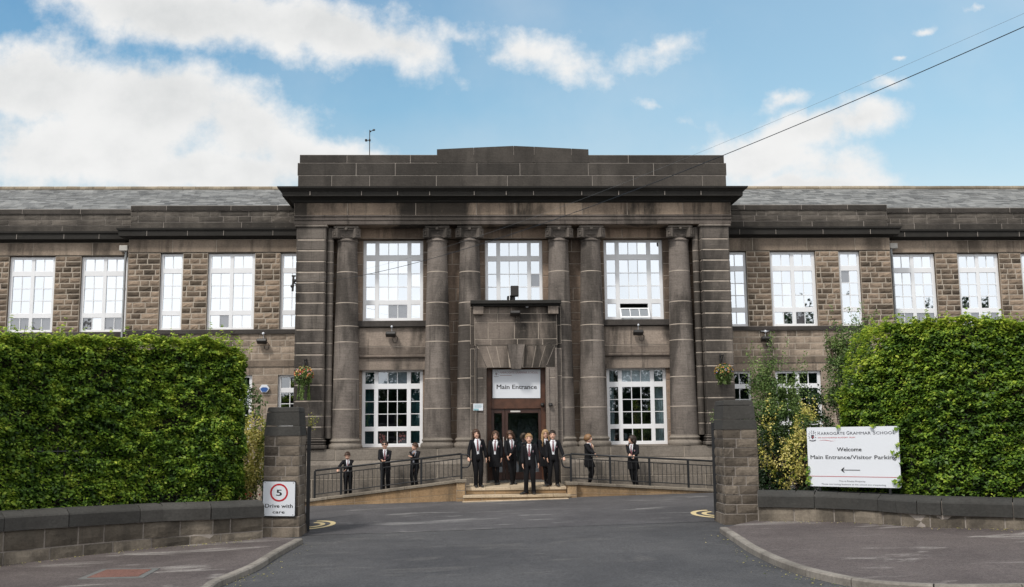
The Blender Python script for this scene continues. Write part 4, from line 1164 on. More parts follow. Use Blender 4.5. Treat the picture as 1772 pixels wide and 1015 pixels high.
    for _ in range(int(tot*60)):
        s = random.uniform(0, tot); i = 0
        while s > Ls[i] and i < len(Ls)-1: s -= Ls[i]; i += 1
        a, b = segs[i]; p = a.lerp(b, min(1, s/Ls[i])); U = (b-a).normalized(); N = Vector((U.y,-U.x,0)); z = random.uniform(zbot(p.x), topf(p.x)-.1)
        q = Vector((p.x,p.y,z))-N*.16; e = q+N*random.uniform(.08,.22)+U*random.uniform(-.25,.25)+Vector((0,0,random.uniform(.05,.35)))
        tw.tube([q, q.lerp(e,.5)+U*random.uniform(-.03,.03), e], [.007,.005,.002], 4)
    tw.build('twigs', [M['twig']], root)
    mb = MB(); k = .17
    pts = [p for p in front]
    for a, b in zip(pts, pts[1:]):
        U = (b-a).normalized(); N = Vector((U.y,-U.x,0)); a2, b2 = a-N*k, b-N*k; a3, b3 = a-N*(depth-k), b-N*(depth-k)
        za, zb_ = topf(a.x)-k, topf(b.x)-k; g0, g1 = zbot(a.x), zbot(b.x)
        mb.add([(a2.x,a2.y,g0),(b2.x,b2.y,g1),(b3.x,b3.y,g1),(a3.x,a3.y,g0),(a2.x,a2.y,za),(b2.x,b2.y,zb_),(b3.x,b3.y,zb_),(a3.x,a3.y,za)],
               [(0,3,2,1),(4,5,6,7),(0,1,5,4),(1,2,6,5),(2,3,7,6),(3,0,4,7)])
    mb.build('branches', [M['hedgecore']], root)
    return root
# left hedge stands just behind its wall
def offset(path, d):
    out = []
    for i, p in enumerate(path):
        a, b = path[max(0, i-1)], path[min(len(path)-1, i+1)]; U = (b-a).normalized(); out.append(p-Vector((U.y,-U.x,0))*d)
    return out
hl = offset(pl, .52); hxR = PX(424, 700, hl[-1].y)
hl = [p for p in hl if p.x < hxR-.1]+[Vector((hxR, hl[-1].y, 0))]
yl0 = [p for p in hl if p.x > PX(0, 600, 16.5)][0].y
zL0, zL1 = PZ(580, yl0, 0)-.0, PZ(592, hl[-1].y, 400)
x0_, x1_ = PX(0, 580, yl0), PX(400, 592, hl[-1].y)
print('hedge L', zL0, zL1, x0_, x1_)
hedge(hl, lambda x: gz(x)+.45, lambda x: ext(zL0, x0_, zL1, x1_, max(x, x0_-1.5))-.22*max(0, (x-hxR+.55)/.55)**2, .95, 'tall clipped green hedge left of the gateway behind the curved low wall', 3500,
      endr=lambda z: .04+.07*sin(z*2.1))
hr = offset(wr, .55); hxL = PX(1430, 700, hr[0].y); hxF = PX(1494, 700, hr[0].y)
hr2 = [p for p in hr if p.x > hxL]; i0 = len(hr)-len(hr2); pa_, pb_ = hr[i0-1], hr[i0]
hr = [pa_.lerp(pb_, (hxL-pa_.x)/(pb_.x-pa_.x))]+hr2
zR0, zR1 = PZ(561, hr[0].y, 1480), PZ(549, hr[-1].y, 1950)
print('hedge R', zR0, zR1)
hedge(hr, lambda x: gz(x)+.4, lambda x: ext(zR0, hr[0].x, zR1, hr[-1].x, x)-1.45*max(0, (hxF-x)/(hxF-hxL))**1.3, 1.1, 'tall clipped green hedge on the right, rising behind the white board', 3300,
      endl=lambda z: .30*max(0, (3.0-z)/3)+.10*sin(z*2.3)+.02)
# iron railings inside the hedges
def railing(path, zb, ht, label):
    root = empty('iron_railing', (path[0].x, path[0].y, gz(path[0].x)), label, 'railing', 'iron railings on the low walls')
    L = 0; bar0 = None; post0 = None; nb = 0
    for a, b in zip(path, path[1:]):
        for z in (.12, ht-.08):
            mb = MB(); mb.tube([(a.x,a.y,zb(a.x)+z),(b.x,b.y,zb(b.x)+z)], .014, 6); mb.build('rail', [M['iron']], root)
    D = [0]
    for a, b in zip(path, path[1:]): D.append(D[-1]+(b-a).length)
    s = .05; k = 0
    while s < D[-1] and nb < 99:
        for i in range(len(D)-1):
            if D[i+1] >= s: break
        p = path[i].lerp(path[i+1], (s-D[i])/(D[i+1]-D[i])); post = k % 18 == 9
        proto = post0 if post else bar0
        if proto is None:
            mb = MB(); r = .03 if post else .010; mb.tube([(0,0,0),(0,0,ht+(.1 if post else 0))], r, 6); 
            proto = mb.build('railing_post' if post else 'railing_bar', [M['iron']], root, local=True)
            if post: post0 = proto
            else: bar0 = proto
        else:
            proto = proto.copy(); COL.objects.link(proto); proto.parent = root
        proto.location = Vector((p.x, p.y, zb(p.x)))-root.location; nb += 1; k += 1; s += .125
rl = offset(pl, .60); rl = [p for p in rl if PX(-20, 800, 16) < p.x < hxR-.2]
railing(rl, lambda x: ext(zA, pA.x, zB, pB.x, x)-.03, 1.0, 'black iron railing half buried in the left hedge')
rr_ = offset(wr, .66)
railing([p for p in rr_ if PX(1400, 830, 21) < p.x < PX(1800, 850, 20)], lambda x: ext(zC, pC.x, zD, pD.x, x)-.03, .72, 'black iron railing half buried in the right hedge behind the board')

def bush(name, blobs, n, size, mat, label, catg, dark=0, tonef=None, group=None, stems=6, shell=.5, spread=1.0, mats=None, sprigs=0, gap=-.28):
    c = blobs[0]; g = gz(c[0]); root = empty(name, (c[0], c[1], g), label, catg, group)
    vol = [b[3]*b[4]*b[5] for b in blobs]; tot = sum(vol); P_, Nn, T = [], [], []
    for b, v in zip(blobs, vol):
        for _ in range(int(n*v/tot)):
            d = Vector((random.gauss(0,1), random.gauss(0,1), random.gauss(0,1))).normalized(); r = random.uniform(shell, 1)**.6
            r *= 1+.35*nz(Vector(b[:3])+d*1.5, 1.3)+.25*nz(Vector(b[:3])+d*2, 4)
            p = Vector((b[0]+d.x*b[3]*r, b[1]+d.y*b[4]*r, b[2]+d.z*b[5]*r))
            if p.z < g+.05: continue
            if nz(p, 3.2) < gap: continue
            P_.append(p); Nn.append(tuple(d)); T.append((b[6] if len(b) > 6 else .5)+.45*nz(p, 2.5)+.4*nz(p, 7)+random.gauss(0,.12))
    for _ in range(sprigs):
        b = random.choice(blobs); d = Vector((random.uniform(-.9,.9)*b[3], random.uniform(-.6,.6)*b[4], b[5]*random.uniform(.5,1.0))); s0 = Vector(b[:3])+d; ln = random.uniform(.25,.65); tx = random.uniform(-.4,.4)
        for k in range(int(60*ln)):
            f = random.random(); P_.append(s0+Vector((tx*f*ln+random.gauss(0,.035), random.gauss(0,.035), f*ln))); Nn.append((0,-.5,.5)); T.append(random.uniform(.4,.9))
    leaves('foliage', P_, size, [mat], root, np.array(T), Nn, up=.3, spread=spread)
    mb = MB()
    for i in range(stems):
        b = random.choice(blobs); d = Vector((random.uniform(-.6,.6)*b[3], random.uniform(-.4,.4)*b[4], random.uniform(-.2,.7)*b[5]))
        e = Vector(b[:3])+d; s = Vector((c[0]+random.uniform(-.15,.15), c[1]+random.uniform(-.1,.1), g))
        mb.tube([s, s.lerp(e, .5)+Vector((random.uniform(-.1,.1),0,.1)), e], [.018,.012,.005], 6)
    mb.build('stems', [M['twig']], root)
    return root
def at(px, py, Y): return (PX(px, py, Y), Y, PZ(py, Y, px))
def bl(px, py, Y, rx, ry, rz, t=.5): return at(px, py, Y)+(rx, ry, rz, t)
bush('golden_shrub', [bl(432,790,21.0,.38,.35,.75,.62), bl(438,750,21.0,.3,.3,.4,.45), bl(425,830,20.8,.36,.3,.35,.6)], 6500, .055, M['yellow'], 'golden variegated shrub between the left hedge and the left pillar', 'shrub', stems=8)
bush('dark_shrub', [bl(420,700,21.8,.45,.35,.5,.5), bl(400,680,21.6,.4,.4,.6,.45), bl(430,800,21.7,.5,.3,1.0,.4)], 5500, .06, M['shrub'], 'dark green bush above the golden shrub at the hedge end', 'shrub')
# right-hand shrubs
bush('tall_wispy_shrub', [bl(1340,700,23.0,.55,.5,.95,.6), bl(1315,660,23.0,.35,.3,.55,.62), bl(1360,770,22.6,.5,.4,.8,.4), bl(1335,640,23.0,.22,.2,.4,.62), bl(1375,690,23,.3,.3,.6,.5), bl(1330,740,22.8,.55,.4,.8,.45), bl(1385,740,22.8,.4,.4,.6,.45), bl(1395,790,22.4,.4,.4,.7,.5)], 26000, .05, M['shrub'], 'tall wispy grey-green shrub right behind the right pillar', 'shrub', stems=14, shell=.1, sprigs=30, gap=-.22)
bush('golden_shrub', [bl(1385,790,22.0,.42,.35,.6,.62), bl(1362,815,21.9,.35,.3,.45,.6), bl(1395,735,22.1,.28,.3,.5,.55), bl(1325,770,22.0,.2,.2,.6,.55)], 4600, .055, M['yellow'], 'golden-leaved shrub left of the white board', 'shrub', stems=8, sprigs=8, gap=-.05)
bush('dark_shrub', [bl(1350,835,22.2,.8,.4,.4,.35), bl(1330,790,22.3,.3,.3,.7,.3), bl(1400,825,22.2,.3,.3,.6,.35)], 8000, .06, M['darkleaf'], 'low dark shrub at the foot of the right pillar behind the wall', 'shrub')
bush('slender_tree', [bl(1462,610,23.5,.36,.35,.7,.62), bl(1440,590,23.5,.2,.2,.4,.6), bl(1470,680,23.3,.5,.4,.6,.45), bl(1490,590,23.4,.25,.3,.5,.6), bl(1448,640,23.4,.3,.3,.5,.5), bl(1495,620,23.2,.35,.3,.7,.5), bl(1450,690,23.3,.4,.35,.5,.4)], 15000, .055, M['shrub'], 'slender wispy green tree left of the right hedge top', 'tree', stems=12, shell=.1, sprigs=24, gap=-.2)
bush('dark_shrub', [bl(1420,745,23.2,.4,.4,.45,.5), bl(1400,700,23.3,.35,.4,.45,.5), bl(1430,790,23.0,.6,.4,.6,.5)], 7000, .065, M['darkleaf'], 'dark bush filling the space above the white board', 'shrub')
# red flowers by the left wall
c = at(402, 859, 20.2); root = empty('bedding_plant', c, 'red-flowered bedding plant at the foot of the left hedge', 'plant')
P_ = [(c[0]+random.gauss(0,.2), c[1]+random.gauss(0,.05), c[2]+random.gauss(0,.04)) for _ in range(160)]
leaves('petals', P_[:80], .05, [M['redfl']], root, np.full(80,.5)); leaves('foliage', P_[80:], .05, [M['darkleaf']], root, np.full(80,.8))

# ------------------------------------------------------------------ steps, ramps, handrails
YS0 = 27.45
root = empty('entrance_steps', (XC, 28.5, .05), 'two shallow pale stone entrance steps leading up to the brown doors', 'steps')
sx0, sx1 = PX(806, 845, 27.9), PX(980.5, 845, 27.9)
mb = MB()
def zof(py, Y): return PZ(py, Y, 893)
y1, y2 = 27.62, 27.98
z1, z2 = zof(856, y1), zof(843.5, y2)
print('steps', sx0, sx1, z1, z2)
def slabrow(mb, x0, x1, y0, y1, z0, z1, w, z1b=None):
    x = x0
    while x < x1-.01:
        e = min(x+random.uniform(*w), x1); 
        if x1-e < .2: e = x1
        vs = [(x+.004,y0,z0),(e-.004,y0,z0),(e-.004,y1,z0),(x+.004,y1,z0),(x+.004,y0,z1),(e-.004,y0,z1),(e-.004,y1,z1b or z1),(x+.004,y1,z1b or z1)]
        mb.add(vs, [(4,5,6,7),(0,1,5,4),(1,2,6,5),(3,0,4,7)], 0, random.uniform(.1,.95)); x = e
slabrow(mb, sx0-.08, sx1+.08, y1-.03, y2+.02, z1-.06, z1, (.45,.75)); slabrow(mb, sx0, sx1, y2-.03, 28.62, z2-.06, z2, (.45,.75), z2+.05)
slabrow(mb, sx0+.1, sx1-.1, 28.625, 29.1, z2-.05, z2+.05, (.45,.75), z2+.11)
mb.post = lambda v: (v[0], v[1], v[2]+gz(v[0]))
slabrow(mb, PX(800,871,27.4), PX(984,871,27.4), 27.30, 27.60, -.05, .02, (.4,.7)); mb.post = None; mb.build('treads', [M['yorkstone']], root)
mb = MB(); course(mb, (0, y1), EX, sx0-.06, sx1+.06, -.1, z1-.06, (.8,1.4), dep=.1, tr=(.1,.9)); course(mb, (0, y2), EX, sx0, sx1, z1, z2-.06, (.8,1.4), dep=.1, tr=(.1,.9))
mb.box(sx0, sx1, y2+.02, 29.2, -.1, z2-.065); mb.build('risers', [M['sand'], M['mortar_w']], root)
def rampz_l(x): return ext(PZ(862.5,27.9,540), PX(540,862,27.9), PZ(829,27.9,800), PX(800,829,27.9), x)
def rampz_r(x): return ext(PZ(833.5,27.9,990), PX(990,833,27.9), PZ(846,27.9,1236), PX(1236,846,27.9), x)
def ramp_(x0, x1, zf, label, end):
    root = empty('ramp', ((x0+x1)/2, 28.3, gz((x0+x1)/2)), label, 'ramp', 'access ramps flanking the entrance steps')
    # outer kerb wall
    mb = MB(); n = 24
    def shear(v): return v
    x = x0
    while x < x1-.01:
        e = min(x+random.uniform(1.0,1.9), x1)
        if x1-e < .3: e = x1
        for (f0, f1, t) in ((0, .5, random.random()), (.5, 1, random.random())):
            g = .004
            za = [gz(q)-.1+(zf(q)-.07-gz(q)+.1)*f for f in (f0, f1) for q in (x+g, e-g)]
            mb.add([(x+g,27.9,za[0]+g),(e-g,27.9,za[1]+g),(e-g,27.9,za[3]-g),(x+g,27.9,za[2]-g),(x+g,28.05,za[0]),(e-g,28.05,za[1]),(e-g,28.05,za[3]),(x+g,28.05,za[2])],
                   [(0,1,2,3),(1,5,6,2),(4,0,3,7),(3,2,6,7)], 0, t)
        x = e
    mb.quad((x0,27.906,gz(x0)-.1),(x1,27.906,gz(x1)-.1),(x1,27.906,zf(x1)-.07),(x0,27.906,zf(x0)-.07),1)
    mb.build('ramp_wall', [M['sand'], M['mortar_w']], root)
    mb = MB(); x = x0
    while x < x1-.01:
        e = min(x+random.uniform(.8,1.2), x1)
        if x1-e < .3: e = x1
        vs = []
        for q in (x+.004, e-.004):
            z = zf(q); vs += [(q,27.85,z-.068),(q,27.85,z-.012),(q,27.86,z),(q,28.12,z),(q,28.12,z-.15)]
        mb.add(vs, [(0,5,6,1),(1,6,7,2),(2,7,8,3),(3,8,9,4),(4,9,5,0),(0,1,2,3,4),(9,8,7,6,5)], 0, random.uniform(.2,.9)); x = e
    mb.build('ramp_coping', [M['rampcop']], root, fix=True)
    mb = MB(); mb.add([(x0,28.12,zf(x0)-.1),(x1,28.12,zf(x1)-.1),(x1,28.95,zf(x1)-.1),(x0,28.95,zf(x0)-.1)], [(0,1,2,3)]); mb.build('ramp_surface', [M['yard']], root)
    # end block beside the steps
    mb = MB(); a, b = end; zz = zf((a+b)/2)
    wall(mb, (0, 27.74), EX, a, b, -.1, zz-.08, [], .22, (2,3), dep=.1, tr=(.3,1))
    wall(mb, (b, 27.74), (0,1), 0, .6, -.1, zz-.08, [], .22, (2,3), dep=.1, tr=(.3,1)); wall(mb, (a, 28.34), (0,-1), 0, .6, -.1, zz-.08, [], .22, (2,3), dep=.1, tr=(.3,1))
    mb.build('end_block', [M['sand'], M['mortar_w']], root)
    mb = MB(); mb.bbox(a-.04, b+.04, 27.70, 28.36, zz-.08, zz+.005, .012); mb.build('end_slab', [M['rampcop']], root)
    return root
rlx0, rlx1 = PX(512,862,27.9), PX(790,829,27.9); rrx0, rrx1 = PX(997,833,27.9), PX(1262,846,27.9)
ramp_(rlx0, rlx1, rampz_l, 'sandstone-walled ramp rising from the left to the entrance steps', (rlx1, sx0-.015))
ramp_(rrx0, rrx1, rampz_r, 'sandstone-walled ramp falling away to the right of the entrance steps', (sx1+.015, rrx0))
def handrail(posts, zf, railpts, loop, label, Y=27.98):
    root = empty('handrail', (posts[0], Y, zf(posts[0])), label, 'handrail', 'black handrails along the ramps')
    T = lambda x: ext(railpts[0][1], railpts[0][0], railpts[1][1], railpts[1][0], x)
    for x in posts:
        mb = MB(); mb.bbox(x-.028, x+.028, Y-.028, Y+.028, zf(x)-.02, T(x)-.01, .004); mb.build('post', [M['iron']], root)
    a, b = min(posts)-(.0 if loop > 0 else .0), max(posts)
    mb = MB(); mb.tube([(a,Y,T(a)), (b,Y,T(b))], .026, 10); mb.build('top_rail', [M['iron']], root, smooth=True)
    for nm, o in (('upper_rail', -.13), ('lower_rail', None)):
        f = (lambda x: T(x)+o) if o else (lambda x: zf(x)+.10)
        mb = MB(); mb.tube([(a,Y,f(a)), (b,Y,f(b))], .014, 6); mb.build(nm, [M['iron']], root)
    ps = sorted(posts); h = (T((a+b)/2)-.13)-(zf((a+b)/2)+.10); b0 = None
    for p0, p1 in zip(ps, ps[1:]):
        n = max(1, round((p1-p0)/.125))
        for k in range(1, n):
            x = p0+(p1-p0)*k/n
            if b0 is None:
                mb = MB(); mb.tube([(0,0,0),(0,0,h)], .0075, 6); b0 = mb.build('baluster', [M['iron']], root, local=True); o = b0
            else: o = b0.copy(); COL.objects.link(o); o.parent = root
            o.location = Vector((x, Y, zf(x)+.10))-root.location
    # loop towards the steps
    xe = ps[-1] if loop > 0 else ps[0]; zt = T(xe); s = loop
    pts = []
    for k in range(13):
        an = pi/2-pi*k/12; pts.append((xe+s*(.14+.11*cos(an)), Y, zt-.20+.17*sin(an)+.0))
    pts = [(xe, Y, zt-.02)]+pts+[(xe, Y, zt-.38)]
    mb = MB(); mb.tube(pts, .022, 8); mb.build('end_loop', [M['iron']], root, smooth=True)
lx = [PX(q, 820, 27.98) for q in (545, 590.5, 660, 729, 798.5)]
handrail(lx, rampz_l, ((PX(540,814,27.98), PZ(814.5,27.98,540)), (PX(798,785,27.98), PZ(785,27.98,798))), 1, 'black handrail with thin balusters on the left ramp')
rx = [PX(q, 820, 27.98) for q in (988, 1056, 1124, 1191, 1246)]
handrail(rx, rampz_r, ((PX(988,785,27.98), PZ(785,27.98,988)), (PX(1234,797.5,27.98), PZ(797.5,27.98,1234))), -1, 'black handrail with thin balusters on the right ramp')

# grit and fallen leaves along the kerbs and wall feet
P_ = []
for path, off, n in ((wl, -.12, 260), (wr, -.12, 260), (kl, .25, 160), (kr, -.25, 200)):
    for _ in range(n):
        i = random.randrange(len(path)-1); a, b = path[i], path[i+1]; p = a.lerp(b, random.random()); g_ = abs(random.gauss(0, .22))
        if path in (wl, wr): q = (p.x, p.y-.05-g_); up = PV+.003
        else:
            s_ = -1 if path is kr else 1
            q = (p.x+s_*(.16+g_)*.9, p.y+(.05)); up = .012
        if -9 < q[0] < 13 and q[1] > 8: P_.append((q[0], q[1], gz(q[0])+up))
n = len(P_)
o = leaves('leaf_litter', P_, RNG.choice([.012,.02,.035], n), [M['yellow']], None, RNG.uniform(.2,1,n), np.tile([0,0,1.], (n,1)), up=2, spread=.2)
tag(o, 'scattered dry leaves and grit at the kerb and wall edges', 'litter', kind='stuff')
# ------------------------------------------------------------------ lettering and signs
def glyphs(s, bold=0.0, serif=True):
    cu = bpy.data.curves.new('lettering', 'FONT'); cu.body = s; cu.offset = bold; cu.align_x = 'LEFT'; cu.resolution_u = 3
    o = bpy.data.objects.new('lettering', cu); COL.objects.link(o)
    dg = bpy.context.evaluated_depsgraph_get(); me = bpy.data.meshes.new_from_object(o.evaluated_get(dg))
    vs = [tuple(v.co) for v in me.vertices]; fs = [tuple(p.vertices) for p in me.polygons]
    bpy.data.objects.remove(o); bpy.data.curves.remove(cu); bpy.data.meshes.remove(me)
    cnt = {}
    for f in fs:
        for a, b in zip(f, f[1:]+f[:1]): k = (min(a,b), max(a,b)); cnt[k] = cnt.get(k, 0)+1
    if serif:
        for (a, b), c in cnt.items():
            if c > 1: continue
            A, B_ = vs[a], vs[b]; ln = abs(A[0]-B_[0])
            if abs(A[1]-B_[1]) < .004 and .03 < ln < .17 and (abs(A[1]) < .02 or A[1] > .44):
                y = A[1]; xa, xb = min(A[0],B_[0])-.045, max(A[0],B_[0])+.045; y2 = y+(.028 if y < .1 else -.028); n_ = len(vs)
                vs += [(xa,y,0),(xb,y,0),(xb,y2,0),(xa,y2,0)]; fs.append((n_,n_+1,n_+2,n_+3) if y < .1 else (n_+3,n_+2,n_+1,n_))
    xs = [v[0] for v in vs]; x0, x1 = min(xs), max(xs)
    return [((v[0]-x0)/(x1-x0), v[1]) for v in vs], fs
class Board:
    """flat panel given by its four corners (TL, TR, BR, BL); u to the right, v down, d towards the viewer"""
    def __init__(s, tl, tr, br, bl): s.c = [Vector(q) for q in (tl, tr, br, bl)]; s.n = (s.c[3]-s.c[0]).cross(s.c[1]-s.c[0]).normalized()
    def p(s, u, v, d=0): a = s.c[0].lerp(s.c[1], u); b = s.c[3].lerp(s.c[2], u); return a.lerp(b, v)+s.n*d
    def rect(s, mb, u0, u1, v0, v1, d=.004, mi=0, th=.0):
        q = [s.p(u0,v0,d), s.p(u1,v0,d), s.p(u1,v1,d), s.p(u0,v1,d)]
        if th: 
            q2 = [s.p(u0,v0,d-th), s.p(u1,v0,d-th), s.p(u1,v1,d-th), s.p(u0,v1,d-th)]
            mb.add(q+q2, [(3,2,1,0),(4,5,6,7),(0,1,5,4),(1,2,6,5),(2,3,7,6),(3,0,4,7)], mi)
        else: mb.add(q, [(3,2,1,0)], mi)
    def rrect(s, mb, d, th, r=.03, asp=1.0, u0=0, u1=1, v0=0, v1=1):
        pts = []
        for cu, cv, a0 in ((u1-r, v0+r*asp, -pi/2), (u1-r, v1-r*asp, 0), (u0+r, v1-r*asp, pi/2), (u0+r, v0+r*asp, pi)):
            for k in range(5): a = a0+pi/2*k/4; pts.append((cu+r*cos(a), cv+r*asp*sin(a)))
        n = len(pts); vs = [s.p(u,v,d) for u,v in pts]+[s.p(u,v,d-th) for u,v in pts]
        mb.add(vs, [tuple(range(n))[::-1]]+[tuple(range(n, 2*n))]+[(i,(i+1)%n,n+(i+1)%n,n+i) for i in range(n)])
    def poly(s, mb, pts, d=.004, mi=0): mb.add([s.p(u,v,d) for u,v in pts], [tuple(range(len(pts)))], mi)
    def text(s, parts, u_root, mat, bold=0, d=.004, serif=True):
        mb = MB()
        for txt, u0, u1, vb, hv in parts:
            g, fs = glyphs(txt, 0, serif)
            for k in ((-1, 0, 1) if bold > .055 else ((-.5, .5) if bold else (0,))):
                mb.add([s.p(u0+(u1-u0)*x+k*bold*hv*.9, vb-hv*y/.70, d+.0005*(k+1)) for x, y in g], fs)
        mb.build('lettering', [mat], u_root)
    def ring(s, mb, cu, cv, r0, r1, asp, d=.004, n=40, mi=0):
        vs = []
        for k in range(n):
            a = 2*pi*k/n
            for r in (r0, r1): vs.append(s.p(cu+r*cos(a), cv+r*asp*sin(a), d))
        mb.add(vs, [(2*k,2*k+1,2*((k+1)%n)+1,2*((k+1)%n)) for k in range(n)], mi)
def crest(bd, mbk, mgr, mrd, cu, cv, w, asp):
    f = lambda pts: [(cu+x*w, cv+y*w*asp) for x, y in pts]
    bd.poly(mgr, f([(-.22,-.1),(.22,-.1),(.22,.25),(0,.52),(-.22,.25)]), .005)
    bd.poly(mbk, f([(-.16,-.04),(.0,-.04),(.0,.2),(-.16,.2)]), .007); bd.poly(mrd, f([(.02,.12),(.16,.12),(.12,.3),(.02,.38)]), .007)
    for x, y, a in ((-.5,-.25,.4),(-.38,-.5,.9),(-.1,-.62,1.4),(.2,-.58,1.9),(.42,-.4,2.5),(.5,-.1,3.0),(-.55,.05,0),(-.48,.3,-.4),(.46,.25,3.4),(-.15,-.35,1.1),(.15,-.33,2.0)):
        m = mbk if random.random() < .6 else mgr
        c, s_ = cos(a), sin(a); L, W = random.uniform(.1,.17), random.uniform(.04,.07)
        bd.poly(m, f([(x-c*L,y-s_*L),(x-s_*W,y+c*W),(x+c*L,y+s_*L),(x+s_*W,y-c*W)]), .006)
    bd.poly(mgr, f([(-.5,.55),(-.2,.66),(.2,.66),(.5,.55),(.5,.68),(.2,.78),(-.2,.78),(-.5,.68)]), .006)
# welcome board
def corner(px, py, Y): return (PX(px,py,Y), Y, PZ(py,Y,px))
def wy(px, path, off):
    best = min(((abs(PX(px, 800, p.y)-p.x), p) for a, b in zip(path, path[1:]) for p in [a.lerp(b, k/8) for k in range(8)]), key=lambda q: q[0]); return best[1].y+off
ya, yb = wy(1396, wr, .16), wy(1557, wr, .16)
bd = Board(corner(1395.7,739.4,ya), corner(1554.3,736.8,yb), corner(1559.6,844.4,yb), corner(1400,840.8,ya))
W_ = (bd.c[1]-bd.c[0]).length; H_ = (bd.c[3]-bd.c[0]).length; asp = W_/H_
root = empty('welcome_board', bd.p(.5,1), 'large white school welcome board with a left-pointing arrow in front of the right hedge', 'sign')
mb = MB(); bd.rrect(mb, 0, .012, .018, asp); mb.build('board_panel', [M['white']], root, fix=True)
mb = MB()
for u in (.12, .88):
    for (a, b) in ((u-.012, u+.012),): bd.rect(mb, a, b, -.02, 1.22, -.02, 0, .03)
bd.rect(mb, .0, 1, .2, .23, -.014, 0, .02); bd.rect(mb, .0, 1, .8, .83, -.014, 0, .02); mb.build('board_frame', [M['iron']], root)
mt = MB(); mg = MB(); mr = MB()
bd.text([('Welcome', .335, .605, .405, .062)], root, M['black'], .03); bd.text([('Main Entrance/Visitor Parking', .03, .965, .535, .062)], root, M['black'], .015)
bd.rect(mt, .385, .58, .714, .724); bd.poly(mt, [(.37,.72),(.405,.675),(.412,.683),(.388,.72),(.412,.757),(.405,.765)])
mt.build('arrow', [M['black']], root, fix=False)
bd.text([('H', .125, .152, .128, .058), ('ARROGATE', .158, .43, .128, .045), ('G', .45, .482, .128, .058), ('RAMMAR', .488, .715, .128, .045), ('S', .735, .762, .128, .058), ('CHOOL', .768, .965, .128, .045)], root, M['navy'])
bd.text([('This is Private Property.', .345, .635, .915, .024)], root, M['navy']); bd.text([('Those not having business at the school are trespassing.', .145, .85, .968, .024)], root, M['navy'])
crest(bd, mt if False else mg, mg, mr, .066, .14, .075, asp)
mg.build('crest', [M['navy']], root)
bd.text([('AN OUTSTANDING ACADEMY TRUST', .125, .545, .185, .018)], root, M['red'])
mq = MB(); bd.poly(mq, [(.125,.224),(.2,.214),(.28,.234),(.335,.23),(.28,.238),(.2,.22)]); mq.build('flourish', [M['red']], root); bd.rect(mr, .0, .995, .825, .832); mr.build('red_line', [M['red']], root)
# leaves creeping over the edge of the board
pts = [bd.p(u, v, .02+random.random()*.03) for u, v in [(.98,.05),(.95,.07),(.985,.3),(.975,.33),(.93,.43),(.965,.46),(.985,.45),(.97,.5),(1.0,.62),(.985,.84),(.95,.93),(.98,.96),(.99,.9),(.93,.9),(.36,.01),(.73,.0),(.735,.015),(.0,.7),(.0,.76),(-.02,.8),(0,.87),(-.01,.93),(.01,.97),(-.03,.55)]]
for q_ in pts: leaves('creeper_leaf', [q_, tuple(Vector(q_)+Vector((.03,-.01,.02)))], .09, [M['hedge']], root, RNG.uniform(.35,.9,2), None, spread=.35)
# speed limit sign
Yp = LP[3]-.045
bd = Board(corner(454.3,831,Yp), corner(512.6,831.6,Yp), corner(511.6,894.6,Yp), corner(452.4,894,Yp))
asp = (bd.c[1]-bd.c[0]).length/(bd.c[3]-bd.c[0]).length
root = empty('speed_limit_sign', bd.p(.5,1), 'white speed limit sign reading 5 in a red ring, fixed on the left pillar', 'sign')
mb = MB(); bd.rrect(mb, 0, .02, .05, asp); mb.build('backing_plate', [M['black']], root, fix=True)
mb = MB(); bd.rrect(mb, .003, .002, .035, asp, .03, .97, .028, .972); mb.build('sign_face', [M['white']], root, fix=True)
mb = MB(); bd.ring(mb, .5, .33, .215, .265, asp, .006); mb.build('red_ring', [M['red']], root)
bd.text([('5', .425, .575, .415, .17)], root, M['black'], .06, .006, False); bd.text([('Drive with', .10, .91, .745, .105)], root, M['black'], .05, .006, False); bd.text([('care', .325, .675, .90, .082)], root, M['black'], .05, .006, False)
for u, v in ((.08,.06),(.92,.06),(.08,.94),(.92,.94)): mb = MB(); bd.ring(mb, u, v, .0, .014, asp, .006, 10); mb.build('rivet', [M['black']], root)
# main entrance sign over the doors
Ym = 29.15
bd = Board(corner(852.5,639,Ym), corner(935,639,Ym), corner(935,688.5,Ym), corner(852.5,688.5,Ym)); asp = (bd.c[1]-bd.c[0]).length/(bd.c[3]-bd.c[0]).length
root = empty('entrance_sign', bd.p(.5,1), 'white Main Entrance sign above the brown double doors', 'sign')
mb = MB(); bd.rect(mb, 0, 1, 0, 1, 0, 0, .02); mb.build('sign_face', [M['white']], root, fix=True)
bd.text([('Main Entrance', .08, .925, .68, .15)], root, M['black'], .03)
mb = MB(); mr = MB(); mg = MB(); crest(bd, mg, mg, mr, .075, .13, .1, asp); fm = plain('faded_maroon_print', (.36,.2,.22), .6, nz=0); bd.text([('HARROGATE GRAMMAR SCHOOL', .15, .95, .14, .07)], root, fm); bd.rect(mr, .15, .4, .2, .215)
mg.build('crest', [M['ltgrey']], root); mr.build('flourish', [fm], root)
# little plaque beside the door
Yq = YS-.045
bd = Board(corner(819,698,Yq), corner(836,698,Yq), corner(836,710,Yq), corner(819,710,Yq))
root = empty('wall_plaque', bd.p(.5,1), 'small white and blue plaque on the stone left of the doors', 'plaque')
mb = MB(); bd.rect(mb, 0, 1, 0, 1, 0, 0, .01); mb.build('plate', [M['white']], root, fix=True)
mb = MB(); bd.rect(mb, .03, .55, .72, .97); [bd.rect(mb, .1, .9-.1*(k % 2), .15+.13*k, .19+.13*k) for k in range(4)]; mb.build('print', [M['cyan']], root)
